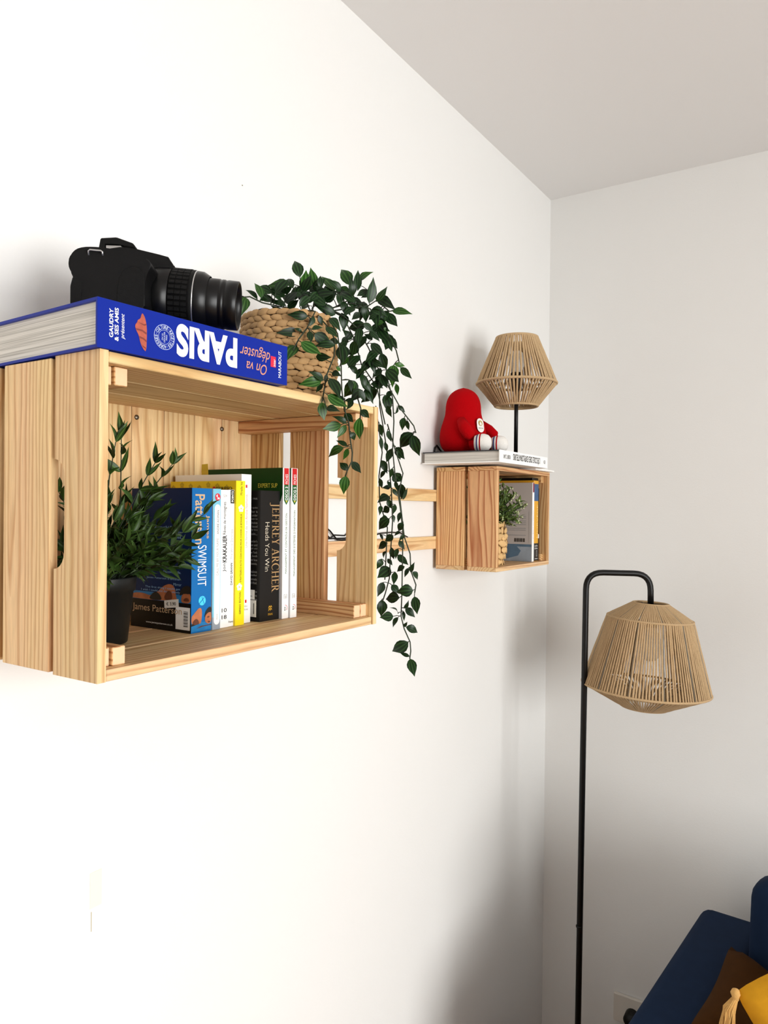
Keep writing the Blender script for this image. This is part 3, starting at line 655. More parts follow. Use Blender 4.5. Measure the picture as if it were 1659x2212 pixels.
# ------------------------------------------------------------------ black reflex camera on the blue book
BZ = CZ1+0.0004+BT
dslr = tag(empty('reflex_camera', (0.1556, 0.4640, BZ+0.0004), math.radians(37.5)), 'black reflex camera with zoom lens standing on the large blue book', 'camera')
def prism(name, pts, y0, y1, m, bev=0.002, seg=2):
    bm = bmesh.new(); prism_bm(bm, pts, y0, y1, (0, 2, 1))
    if bev: bmesh.ops.bevel(bm, geom=list(bm.edges), offset=bev, segments=seg, affect='EDGES', profile=0.5, clamp_overlap=True)
    return from_bm(name, bm, m, dslr, None, False)
def smooth_poly(pts, it=2):
    for _ in range(it):
        q = []
        n = len(pts)
        for i in range(n):
            a, b_ = pts[i], pts[(i+1) % n]
            q += [(a[0]*0.75+b_[0]*0.25, a[1]*0.75+b_[1]*0.25), (a[0]*0.25+b_[0]*0.75, a[1]*0.25+b_[1]*0.75)]
        pts = q
    return pts
grip = smooth_poly([(0.004, 0.0), (0.004, 0.050), (0.0, 0.056), (-0.002, 0.066), (0.005, 0.0815), (0.022, 0.0835), (0.042, 0.0815), (0.062, 0.0775), (0.0765, 0.0705), (0.0795, 0.064), (0.076, 0.056), (0.0725, 0.046), (0.0735, 0.0)], 2)
GZ = 0.89
grip = [(a*1.04, b_*GZ) for a, b_ in grip]
prism('body', grip, 0.0, 0.040, M_PLASTIC, 0.0015)
prism('rear_body', [(0.003, 0.0), (0.060, 0.0), (0.060, 0.074), (0.056, 0.080), (0.012, 0.080), (0.004, 0.074)], 0.0405, 0.120, M_PLASTIC, 0.003)
prism('grip_rubber', smooth_poly([(0.048, 0.004), (0.048, 0.040), (0.057, 0.055), (0.070, 0.055), (0.0765, 0.046), (0.0750, 0.004)], 1), -0.0012, 0.003, M_GRIP, 0.0008, 1)
prism('thumb_rest', smooth_poly([(0.001, 0.006), (0.001, 0.042), (0.010, 0.043), (0.013, 0.036), (0.010, 0.006)], 1), -0.0008, 0.038, M_GRIP, 0.0008, 1)
prism('viewfinder_hump', [(0.008, 0.072), (0.012, 0.0850), (0.038, 0.0900), (0.058, 0.0875), (0.080, 0.0815), (0.0900, 0.0810), (0.0940, 0.0715), (0.0965, 0.072), (0.0985, 0.063), (0.060, 0.060)], 0.044, 0.088, M_PLASTIC, 0.0025)
fl = prism('hot_shoe_cover', [(0.0120, 0.0850), (0.0150, 0.1015), (0.0320, 0.1030), (0.0500, 0.0970), (0.0525, 0.0935), (0.0500, 0.0918), (0.0340, 0.0962), (0.0190, 0.0962), (0.0190, 0.0850)], 0.052, 0.078, M_GRIP, 0.001, 1)
box('hot_shoe', (0.0205, 0.053, 0.0880), (0.0370, 0.077, 0.0942), M_SILVER, dslr, 0.0005)
dl = lathe('mode_dial', [(0.0001, 0.006), (0.009, 0.006), (0.010, 0.005), (0.010, 0.0)], M_GRIP, dslr, 24, (0.040, 0.028, 0.0700))
tube('strap_lug', [(0.0195, -0.0006, 0.0650), (0.0195, -0.0020, 0.0690), (0.021, -0.0022, 0.0700), (0.032, -0.0022, 0.0694), (0.0335, -0.0020, 0.0684), (0.0335, -0.0006, 0.0650)], 0.0009, M_SILVER, dslr, 6)
# lens: axis along +x, drooping a little
lens = empty('lens'); lens.parent = dslr; lens.location = (0.056, 0.0600, 0.0405); lens.rotation_euler = (0, math.radians(90+4.0), 0)
LM = lambda name, prof, m, seg=48, sm=True: lathe(name, prof, m, lens, seg, None, sm)
LM('mount_barrel', [(0.0330, 0.0), (0.0325, 0.016), (0.0315, 0.0165), (0.0315, 0.018), (0.0335, 0.0185), (0.0345, 0.021), (0.0345, 0.036), (0.0330, 0.0365)], M_LENS)
zr = MB()
for i in range(36):
    for j in range(3):
        a0 = 2*PI*i/36; aw = 2*PI/36*0.36
        za, zb = 0.0375+j*0.0068, 0.0375+j*0.0068+0.0062
        p = []
        for z in (za, zb):
            for rr_, aa in ((0.0338, a0-aw), (0.0347, a0-aw*0.8), (0.0347, a0+aw*0.8), (0.0338, a0+aw)):
                p.append(V((rr_*math.cos(aa), rr_*math.sin(aa), z)))
        zr.add((p, [(0, 1, 5, 4), (1, 2, 6, 5), (2, 3, 7, 6), (0, 3, 2, 1), (4, 5, 6, 7)]))
LM('zoom_ring', [(0.0330, 0.0365), (0.0339, 0.037), (0.0339, 0.058), (0.0342, 0.0585), (0.0342, 0.0615), (0.0336, 0.062)], M_GRIP)
zr.build('zoom_ring_ribs', M_GRIP, lens, False)
LM('silver_ring', [(0.0336, 0.0620), (0.0339, 0.0621), (0.0339, 0.0632), (0.0336, 0.0633)], M_SILVER)
LM('front_sleeve', [(0.0336, 0.0633), (0.0332, 0.070), (0.0295, 0.0765), (0.0290, 0.077)], M_LENS)
LM('inner_barrel', [(0.0275, 0.072), (0.0275, 0.088), (0.0268, 0.0885), (0.0268, 0.090), (0.0272, 0.0905), (0.0272, 0.0935), (0.0266, 0.094), (0.0266, 0.0965), (0.0271, 0.097), (0.0268, 0.1085), (0.0258, 0.1090), (0.0248, 0.1090), (0.0240, 0.1060), (0.0200, 0.1020)], M_LENS)
LM('front_element', [(0.0205, 0.1015), (0.016, 0.1035), (0.010, 0.1048), (0.004, 0.1053), (0.0001, 0.1054)], M_GLASSY)

# ------------------------------------------------------------------ baskets
def weave_piece(name, L, Hh, Tt, segs=4, ring=6):
    """one plump strand: sleeve of 6-gons tapering to both ends, length along X"""
    vs = []; fs = []
    prof = [(0.0, 0.35), (0.22, 0.85), (0.5, 1.0), (0.78, 0.85), (1.0, 0.35)]
    for (t, k) in prof:
        for j in range(ring):
            a = 2*PI*j/ring
            vs.append(((t-0.5)*L, Tt*0.5*k*math.cos(a)+0.12*Tt*math.sin(PI*t), Hh*0.5*k*math.sin(a)))
    n = len(prof)
    for i in range(n-1):
        for j in range(ring):
            fs.append((i*ring+j, i*ring+(j+1) % ring, (i+1)*ring+(j+1) % ring, (i+1)*ring+j))
    fs.append(tuple(range(ring))[::-1]); fs.append(tuple((n-1)*ring+j for j in range(ring)))
    me = bpy.data.meshes.new(name); me.from_pydata(vs, [], fs); me.update()
    for p in me.polygons: p.use_smooth = True
    return me
BC = V((0.165, 0.795, CZ1+0.0004)); BR, BH = 0.0655, 0.1165
hang = tag(empty('hanging_plant', BC), 'trailing dark green plant in round woven basket at the crate\'s right end', 'plant')
lathe('basket_liner', [(0.0001, 0.002), (BR*0.86, 0.002), (BR*0.90, 0.02), (BR*0.93, BH-0.006), (BR*0.80, BH-0.006), (BR*0.80, BH-0.012)], M_SOIL, hang, 32)
lathe('filler', [(0.0001, BH-0.016), (BR*0.82, BH-0.018)], M_SOIL, hang, 24)
NR, NC = 14, 29
wm = weave_piece('weave_strand', 1.0, 1.0, 1.0); wm.materials.append(M_WICKER)
for p in wm.polygons: p.use_smooth = True
camdir = math.atan2(CAM.y-BC.y, CAM.x-BC.x)
back = MB()
r1 = random.Random(5)
for i in range(NR):
    z = 0.006+(BH-0.012)*i/(NR-1)
    t = i/(NR-1)
    rr = BR*(0.93+0.07*math.sin(PI*min(1, 0.12+t*0.85)))
    if i == NR-1: rr = BR*0.955
    for k in range(NC):
        a = 2*PI*(k+0.5*(i % 2))/NC + r1.uniform(-0.02, 0.02)
        L = 2*PI*rr/NC*1.36; hh = 0.0094*r1.uniform(0.88, 1.12); tt = 0.0066*r1.uniform(0.9, 1.15)
        tilt = (0.17 if i % 2 else -0.15)+r1.uniform(-0.12, 0.12)
        if i == NR-1: tilt = 0.2
        Mx = Matrix.Translation((rr*math.cos(a), rr*math.sin(a), z)) @ Matrix.Rotation(a-PI/2, 4, 'Z') @ Matrix.Rotation(tilt, 4, 'Y') @ Matrix.Rotation(r1.uniform(0.05, 0.18), 4, 'Z') @ Matrix.Diagonal((L, tt, hh, 1))
        da = (a-camdir+PI) % (2*PI)-PI
        if abs(da) < 1.85:
            o = bpy.data.objects.new('weave_strand', wm); COL.objects.link(o); o.parent = hang; o.matrix_local = Mx
        else:
            back.add(([Mx @ v.co for v in wm.vertices], [tuple(p.vertices) for p in wm.polygons]))
bk = back.build('back_weave', M_WICKER, hang); bk['kind'] = 'stuff'

# ------------------------------------------------------------------ leaves
def leaf_mesh(name, half, fold=0.25, curl=0.12, tipness=1.0):
    """blade of length 1 along +Y; origin at the stalk end"""
    st = [(0.0, 0.05), (0.10, 0.58), (0.26, 0.95), (0.43, 1.0), (0.64, 0.72), (0.83, 0.29), (1.0, 0.0)]
    vs = []; fs = []
    for (t, k) in st[:-1]:
        zc_ = -curl*(t-0.35)**2*2.2+curl*0.25
        wv = half*k
        vs += [(-wv, t, zc_+fold*wv), (0, t, zc_), (wv, t, zc_+fold*wv)]
    vs.append((0, 1.0, -curl*0.65**2*2.2+curl*0.25))
    for i in range(len(st)-2):
        a = i*3; b_ = a+3
        fs += [(a, a+1, b_+1, b_), (a+1, a+2, b_+2, b_+1)]
    a = (len(st)-2)*3; tp = len(vs)-1
    fs += [(a, a+1, tp), (a+1, a+2, tp)]
    me = bpy.data.meshes.new(name); me.from_pydata(vs, [], fs); me.update()
    for p in me.polygons: p.use_smooth = True
    return me
VL = [leaf_mesh('leaf', 0.2, f, cu) for f, cu in ((0.25, 0.10), (0.45, 0.25), (0.10, -0.10), (0.35, 0.35))]
VLB = [m_.copy() for m_ in VL]
for m_ in VL: m_.materials.append(M_VINE)
for m_ in VLB: m_.materials.append(M_VINE_B)

def put_leaf(parent, me, base, tip, wr, nrm, name='leaf', inv=None):
    d = tip-base; L = d.length
    if L < 1e-5: return None
    y = d/L; z = nrm-y*nrm.dot(y)
    if z.length < 1e-4: z = y.orthogonal()
    z.normalize(); x = y.cross(z)
    Mx = Matrix((x*(L*wr/0.4), y*L, z*L)).transposed().to_4x4(); Mx.translation = base
    o = bpy.data.objects.new(name, me); COL.objects.link(o); o.parent = parent
    o.matrix_local = (inv @ Mx) if inv else Mx
    return o

r2 = random.Random(21)
stems = []         # world polylines
Z2 = lambda x, y: (440+x*0.30139, 540+y*0.30139)
Z6 = lambda x, y: (680+x*0.28017, 860+y*0.28017)
def pl(zf, pts, D0, D1):
    n = len(pts); out = []
    for i, (x, y) in enumerate(pts):
        px, py = zf(x, y); out.append(at(px, py, D0+(D1-D0)*i/max(1, n-1)))
    stems.append(out)
DT = 1.01
pl(Z2, [(700, 430), (800, 440), (740, 560), (680, 640), (640, 720)], 0.99, 0.955)
pl(Z2, [(780, 430), (900, 560), (940, 640), (935, 760), (880, 900), (850, 1085)], 1.0, 0.965)
pl(Z2, [(640, 420), (540, 405), (420, 378), (330, 335), (280, 340)], 1.02, 0.97)
pl(Z2, [(900, 420), (1000, 470), (1100, 560), (1180, 700), (1250, 850), (1330, 990), (1420, 1150), (1505, 1260), (1520, 1310)], 1.03, 1.14)
pl(Z2, [(880, 420), (1000, 480), (1080, 640), (1130, 820), (1240, 980), (1300, 1250)], 1.03, 1.12)
pl(Z2, [(860, 430), (960, 600), (985, 800), (990, 1000), (1010, 1160)], 1.02, 1.0)
pl(Z2, [(860, 430), (1060, 380), (1190, 420), (1300, 560), (1380, 720), (1400, 800)], 1.03, 1.09)
pl(Z2, [(760, 430), (720, 330), (690, 250)], 1.03, 1.02); pl(Z2, [(780, 430), (800, 320), (790, 260)], 1.04, 1.04)
pl(Z2, [(900, 430), (1060, 350), (1110, 250), (1110, 190)], 1.04, 1.05); pl(Z2, [(900, 440), (1180, 400), (1240, 360), (1330, 440), (1360, 435)], 1.04, 1.08)
pl(Z6, [(230, 0), (235, 110), (262, 190), (275, 330), (290, 420), (285, 490), (250, 560), (235, 605)], 0.985, 0.985)
pl(Z6, [(330, 0), (355, 80), (350, 160)], 1.005, 1.0)
pl(Z6, [(560, -150), (600, 0), (610, 180), (600, 400), (620, 600), (660, 850), (680, 1040), (675, 1300), (672, 1500), (665, 1680), (690, 1780), (735, 1880), (740, 1950), (732, 2010)], 1.12, 1.13)
pl(Z6, [(500, -100), (500, 60), (540, 300), (570, 500), (590, 700), (600, 950), (585, 1180), (575, 1390), (545, 1500), (525, 1560)], 1.14, 1.15)
pl(Z6, [(560, 200), (620, 400), (680, 580), (650, 720), (690, 1070), (735, 1200), (740, 1330), (780, 1440), (770, 1500)], 1.13, 1.12)
pl(Z6, [(470, 60), (520, 420), (495, 600), (500, 800), (560, 1000), (540, 1400)], 1.16, 1.16)
LV2 = [  # base x, base y, tip x, tip y, width ratio, lighter green?
 (690,195,650,60,.46,0),(725,290,735,145,.52,1),(795,265,765,122,.42,1),(612,245,455,262,.42,1),(585,330,445,275,.34,0),(640,275,598,190,.4,0),(830,265,840,178,.45,0),
 (938,292,845,180,.40,1),(590,400,475,365,.35,0),(725,375,690,295,.45,0),(795,335,935,300,.4,0),(875,395,755,318,.42,0),(600,418,685,355,.4,0),(940,465,790,385,.38,0),
 (412,345,370,225,.42,1),(385,352,300,275,.22,0),(405,358,455,352,.3,0),(300,340,272,465,.46,1),(1052,252,982,120,.46,1),(1060,330,1055,180,.3,0),(1105,290,1105,135,.32,0),(1120,215,1203,150,.40,1),
 (1185,380,1222,192,.36,0),(1237,370,1318,262,.34,0),(1248,345,1372,420,.40,0),(1352,435,1496,455,.32,1),(1200,430,1320,465,.5,0),(1172,285,1095,335,.4,0),(1042,290,962,268,.45,1),(1210,300,1125,342,.42,0),
 (1005,350,945,250,.4,0),(1085,372,960,285,.36,0),(1083,420,1000,465,.5,0),(1140,400,1172,525,.42,0),(1230,500,1336,585,.40,0),(1160,540,1025,560,.48,0),(745,475,598,462,.38,0),(790,480,758,550,.5,0),
 (825,470,852,545,.4,0),(905,490,982,575,.4,0),(875,555,965,625,.40,0),(690,592,518,592,.26,0),(690,588,605,645,.25,0),(702,585,650,558,.3,0),(760,580,770,668,.4,0),(775,570,855,550,.4,0),(795,600,920,680,.46,0),(900,650,975,668,.7,0),
 (940,680,795,680,.30,0),(668,690,592,782,.50,1),(698,660,845,752,.40,1),(805,765,915,770,.42,0),(990,680,1003,820,.52,0),(855,935,755,865,.35,0),(842,940,682,962,.40,1),(852,960,803,1022,.4,0),(880,890,872,965,.35,0),
 (905,920,982,1062,.42,0),(888,1040,1032,1130,.44,1),(845,1092,862,1222,.48,1),(880,1135,975,1150,.45,0),(1062,1060,1008,1155,.5,0),(1082,940,1005,1062,.5,1),(1045,930,1060,1015,.4,0),(1245,1000,1122,1095,.42,0),
 (1130,930,1205,1022,.42,0),(1300,1040,1330,1172,.46,0),(1362,825,1350,978,.46,1),(1368,820,1447,830,.38,1),(1410,842,1492,922,.36,0),(1310,622,1400,712,.36,0),(1250,562,1330,665,.42,0),(1190,582,1265,655,.42,0),(1245,730,1155,800,.45,0),
 (1185,760,1232,885,.44,0),(1270,740,1312,865,.42,0),(1142,850,1088,930,.42,0),(1380,960,1392,1045,.35,1),(1210,640,1150,600,.5,0),(1330,650,1300,720,.5,0),(1060,640,1000,570,.5,0),(1110,700,1050,760,.5,0),(1040,770,970,830,.45,1),
 (1270,850,1210,920,.5,0),(1210,800,1290,840,.4,0),(1120,560,1105,680,.36,0),(1240,460,1180,500,.5,0),(1120,450,1060,500,.5,0),(1010,420,1060,470,.5,0),(700,330,625,310,.5,0),(860,300,800,260,.5,0),(930,350,890,300,.45,0),
 (520,380,465,350,.3,0),(560,360,500,330,.35,0),(1240,540,1300,500,.4,1),(1290,560,1338,585,.4,1),(1180,960,1120,900,.5,0),(1060,830,1110,900,.4,0),(1300,920,1260,990,.45,0),(1350,1010,1300,1080,.4,0),(1030,620,985,690,.5,0),(950,840,985,870,.6,1),(920,880,985,900,.5,0)]
LV6 = [(755,268,642,388,.50,0),(755,285,805,452,.42,0),(625,380,692,472,.48,0),(592,390,552,502,.38,0),(515,480,560,582,.42,0),(605,582,668,650,.7,0),(665,660,672,780,.42,0),(685,780,712,685,.3,0),(580,690,520,690,.5,0),(578,760,484,795,.62,0),
 (575,845,522,880,.8,0),(575,930,482,1010,.60,0),(602,900,612,962,.4,0),(682,960,638,1032,.5,0),(605,1060,538,1105,.6,0),(560,1120,482,1160,.6,0),(650,1100,692,1168,.42,0),(548,1180,522,1235,.4,0),(515,1240,480,1320,.5,0),(582,1310,482,1385,.62,0),
 (640,1210,722,1292,.42,0),(692,1300,628,1335,.6,0),(722,1310,690,1382,.35,0),(738,1340,766,1266,.3,0),(752,1340,802,1400,.5,0),(620,1340,608,1440,.40,0),(528,1420,484,1532,.42,0),(592,1440,655,1512,.5,0),(758,1482,628,1492,.62,0),(652,1540,538,1545,.62,0),
 (768,1530,792,1672,.40,0),(515,1555,515,1690,.50,0),(605,1682,500,1690,.62,0),(690,1620,727,1562,.36,0),(698,1620,776,1690,.50,0),(640,1660,590,1604,.3,0),(642,1690,595,1766,.36,0),(680,1640,690,1722,.22,0),(684,1765,715,1725,.5,0),(704,1765,804,1806,.48,0),
 (720,1880,588,1962,.50,0),(730,1992,653,1962,.24,0),(735,2010,770,2146,.44,0),
 (245,195,140,132,.26,0),(203,205,58,238,.44,1),(240,208,172,308,.34,1),(230,120,300,190,.45,0),(348,150,340,328,.36,1),(358,90,422,155,.55,0),(278,262,312,328,.55,0),(250,370,162,322,.28,0),(222,382,95,447,.46,1),(258,390,220,478,.38,1),(247,558,192,488,.55,0),(290,490,356,582,.48,0),(240,602,218,742,.48,1),
 (230,10,95,0,.4,0),(500,200,520,300,.4,0),(560,60,590,150,.4,0),(510,300,515,415,.3,0),(560,250,590,340,.35,0),(640,60,700,110,.3,0),(620,120,640,60,.3,0),(545,560,500,620,.4,0),(500,620,520,700,.35,0),(690,150,670,250,.45,0),(710,170,725,255,.25,0),
 (600,700,640,760,.4,0),(560,780,600,860,.42,0),(620,820,600,900,.4,0),(510,830,500,900,.4,0),(660,1030,610,1060,.4,0),(690,1050,650,1100,.4,0),(590,1150,610,1250,.35,0),(560,1240,600,1290,.45,0),(500,1050,530,1100,.35,0),(640,1160,620,1240,.4,0),(600,540,580,620,.35,0),(540,340,560,420,.35,0),(580,420,560,500,.4,0),(530,900,560,980,.4,0),(640,400,660,480,.3,0),(620,640,640,720,.35,0),(560,640,590,700,.35,0),(660,880,640,960,.35,0)]
hinv = Matrix.Translation(-BC)
pts_all = []
for s in stems:
    for a, b_ in zip(s, s[1:]):
        for k in range(6): pts_all.append(a.lerp(b_, k/6))
pet = MB()
def near(p, px, py):
    best = None; bd = 1e9
    for q in pts_all:
        d = q-CAM; z = d.dot(FWD); e = (W/2+F*d.dot(RGT)/z-px)**2+(H/2-F*d.dot(UP)/z-py)**2
        if e < bd: bd = e; best = q; 
    return best, math.sqrt(bd)
def leaf_px(zf, L, fixed=None):
    bx_, by_, tx, ty, wr, lighter = L
    p0 = zf(bx_, by_); p1 = zf(tx, ty)
    q, dist = near(None, *p0)
    D = (q-CAM).dot(FWD) if dist < 55 else DT
    D += r2.uniform(-0.014, 0.012)
    base = at(p0[0], p0[1], D)
    Lp = math.hypot(p1[0]-p0[0], p1[1]-p0[1])*D/F
    tip = at(p1[0], p1[1], D + r2.uniform(-0.55, 0.45)*Lp)
    n = (CAM-base).normalized() + V((r2.uniform(-.4, .4), r2.uniform(-.4, .4), r2.uniform(0.0, .7)))
    if wr < 0.32: wr *= 1.25; n += V((r2.uniform(-.6, .6), r2.uniform(-.6, .6), 0))
    put_leaf(hang, (VLB if lighter else VL)[r2.randrange(4)], base, tip, wr*1.22, n.normalized(), 'leaf', hinv)
    if dist < 60 and q is not None:
        d = tube_data([base-BC, ((base+q)/2+V((0, 0, 0.001)))-BC, q-BC], 0.00065, 4); pet.add(d)
for L in LV2: leaf_px(Z2, L)
for L in LV6: leaf_px(Z6, L)
for k in range(52):
    if k < 34:
        x_, y_ = r2.uniform(990, 1330), r2.uniform(330, 1010)
        if y_ > 600 and x_ < 1000+(y_-600)*0.25: x_ += 120
    else: x_, y_ = r2.uniform(480, 1000), r2.uniform(270, 420)
    a = r2.uniform(0.2, 2.6) if k < 34 else r2.uniform(-2.8, -0.3); ln = r2.uniform(95, 140)
    leaf_px(Z2, (x_, y_, x_+math.cos(a)*ln, y_+math.sin(a)*ln, r2.uniform(.38, .52), 0))
# crown leaves behind and above the rim so the clump is full from the sides too
for k in range(20):
    a = r2.uniform(0, 2*PI); rr = r2.uniform(0.01, BR*0.9)
    base = BC+V((rr*math.cos(a), rr*math.sin(a), BH+r2.uniform(-0.004, 0.022)))
    if base.y < BC.y-0.02 and r2.random() < 0.5: base.y = BC.y+r2.uniform(0, 0.05)
    d = V((math.cos(a), math.sin(a), r2.uniform(-0.1, 0.6))).normalized()*r2.uniform(0.024, 0.036)
    put_leaf(hang, VL[r2.randrange(4)], base, base+d, r2.uniform(.40, .52), V((r2.uniform(-.5, .5), r2.uniform(-.5, .5), 1)).normalized(), 'leaf', hinv)
for s in stems:
    d = tube_data([p-BC for p in s], 0.0010, 5)
    mesh('stem', d[0], d[1], M_STEM, hang, None, True)
pt = pet.build('leaf_stalks', M_STEM, hang); pt['kind'] = 'stuff'

# ------------------------------------------------------------------ grassy plant in the black pot inside the crate
PC = V((0.118, 0.5250, ZS))
gp = tag(empty('potted_plant', PC), 'bushy bamboo-leaved artificial plant in a black pot inside the large crate', 'plant')
lathe('pot', [(0.0001, 0.0), (0.0335, 0.0), (0.0345, 0.001), (0.0405, 0.058), (0.0425, 0.0585), (0.0440, 0.0735), (0.0436, 0.0745), (0.0415, 0.0745), (0.0405, 0.066)], M_POT, gp, 40)
lathe('filler', [(0.0001, 0.068), (0.0408, 0.066)], M_SOIL, gp, 24)
GLm = [leaf_mesh('leaf', 0.2, f, cu) for f, cu in ((0.5, 0.2), (0.3, -0.15), (0.6, 0.05))]
for m_ in GLm: m_.materials.append(M_GRASS)
r3 = random.Random(8)
gst = MB(); count = 0
def ok(p):
    if p.x < 0.017 or p.z > 1.676 or p.y < 0.448: return False
    if p.y < 0.478 and p.z < 1.418: return False
    if p.y < 0.474 and p.z > 1.66: return False
    if p.x < 0.168 and p.y > 0.622: return False
    if sidx > 5 and p.y > 0.606 and p.x > 0.135: return False
    if p.x > 0.262: return False
    return True
ginv = Matrix.Translation(-PC)
targets = [at(262, 945, 0.79), at(250, 955, 0.78), at(372, 1003, 0.80), at(335, 1000, 0.82), at(440, 1112, 0.795), at(395, 1150, 0.80)]
gfol = MB()
for sidx in range(62):
    a = r3.uniform(0, 2*PI); rr = r3.uniform(0.0, 0.03)
    b0 = PC+V((rr*math.cos(a), rr*math.sin(a), 0.066))
    if sidx < 6:
        tip = targets[sidx]
    else:
        el = r3.uniform(0.15, 1.35); az = r3.choice([r3.uniform(-0.9, 1.7), r3.uniform(0, 2*PI), r3.uniform(-0.6, 1.3)]); Ls = r3.uniform(0.050, 0.118)
        if az > -1.2 and az < 1.9: Ls *= 1.08
        el = min(el, 1.15)
        tip = b0+V((math.cos(az)*math.cos(el), math.sin(az)*math.cos(el), math.sin(el)*1.0))*Ls
    k_ = 0
    while not ok(tip) and k_ < 30:
        tip = b0+(tip-b0)*0.92; k_ += 1
    mid = b0.lerp(tip, 0.5)+V((0, 0, 0.012))
    path = []
    for q in range(9):
        t = q/8; path.append(b0*(1-t)**2+mid*2*t*(1-t)+tip*t*t)
    gst.add(tube_data([p-PC for p in path], [0.0011-0.0006*q/8 for q in range(9)], 5))
    for q in range(2, 9):
        for rep in range(2 if q < 8 else 3):
            pass
            p = path[q]; dirn = (path[min(8, q+1)]-path[q-1]).normalized()
            side = dirn.cross(V((r3.uniform(-1, 1), r3.uniform(-1, 1), r3.uniform(-1, 1)))).normalized()
            L = r3.uniform(0.015, 0.029)
            good = False
            for _ in range(8):
                dv = (dirn*r3.uniform(0.5, 1.0)+side*r3.uniform(0.35, 0.9)+V((0, 0, r3.uniform(-0.1, 0.35)))).normalized()
                if ok(p+dv*L) and ok(p): good = True; break
                side = dirn.cross(V((r3.uniform(-1, 1), r3.uniform(-1, 1), r3.uniform(-1, 1)))).normalized()
            if not good: continue
            nn = ((CAM-p).normalized()*0.7+V((r3.uniform(-.8, .8), r3.uniform(-.8, .8), r3.uniform(0, 1)))).normalized()
            wl = r3.uniform(0.20, 0.29)
            if sidx < 6 or (count < 296 and r3.random() < 0.42):
                put_leaf(gp, GLm[r3.randrange(3)], p, p+dv*L, wl, nn, 'leaf', ginv); count += 1
            else:
                me_ = GLm[r3.randrange(3)]; yv = dv; zv = (nn-yv*nn.dot(yv)).normalized(); xv = yv.cross(zv)
                gfol.add(([p-PC+xv*(v.co.x*L*wl/0.4)+yv*(v.co.y*L)+zv*(v.co.z*L) for v in me_.vertices], [tuple(f.vertices) for f in me_.polygons]))
so = gst.build('stems', M_STEM, gp); so['kind'] = 'stuff'
so = gfol.build('foliage', mat('bamboo_leaf_inner', c(44, 66, 24), 0.45, spec=0.25, var=0.45, bscale=60), gp); so['kind'] = 'stuff'

# ------------------------------------------------------------------ contents of the small crate
ZC2 = Z2a+S2+0.0003
# basket plant
QC = V((0.093, 1.582, ZC2))
sp = tag(empty('potted_plant', QC), 'small bushy green plant in a bamboo basket inside the small crate', 'plant')
QR, QH = 0.043, 0.098
prof = lambda t: QR*(0.74+0.30*math.sin(PI*min(1, 0.08+t*0.75)))
lathe('basket_liner', [(0.0001, 0.001)]+[(prof(t/8)*0.95, 0.001+QH*0.96*t/8) for t in range(9)]+[(prof(1)*0.85, QH*0.96), (0.0001, QH*0.9)], M_BAMBOO, sp, 28)
sm_ = weave_piece('bamboo_strip', 1.0, 1.0, 1.0, ring=4); sm_.materials.append(M_BAMBOO)
r4 = random.Random(3)
for i in range(7):
    t = (i+0.5)/7; rr = prof(t)
    for k in range(14):
        a = 2*PI*(k+0.5*(i % 2))/14
        vert = (k+i) % 3 == 0
        L = 2*PI*rr/14*1.55; hh = 0.0178
        slope = math.atan2(prof(min(1, t+.05))-prof(max(0, t-.05)), QH*0.1)
        Mx = Matrix.Translation((rr*math.cos(a), rr*math.sin(a), QH*t)) @ Matrix.Rotation(a-PI/2, 4, 'Z') @ Matrix.Rotation(slope, 4, 'X') @ Matrix.Rotation((PI/2 if vert else 0)+r4.uniform(-.25, .25), 4, 'Y') @ Matrix.Diagonal((L if not vert else 0.020, 0.0042, hh if not vert else 0.012, 1))
        o = bpy.data.objects.new('bamboo_strip', sm_); COL.objects.link(o); o.parent = sp; o.matrix_local = Mx
M_BUSH = mat('small_leaf', c(92, 116, 54), 0.45, var=0.4, bscale=120); M_BUD = mat('pale_bud', c(196, 206, 158), 0.5)
fol = MB(); bud = MB(); bst = MB()
base_leaf = leaf_mesh('small_leaf_source', 0.2, 0.4, 0.2)
lv = [v.co.copy() for v in base_leaf.vertices]; lf = [tuple(p.vertices) for p in base_leaf.polygons]
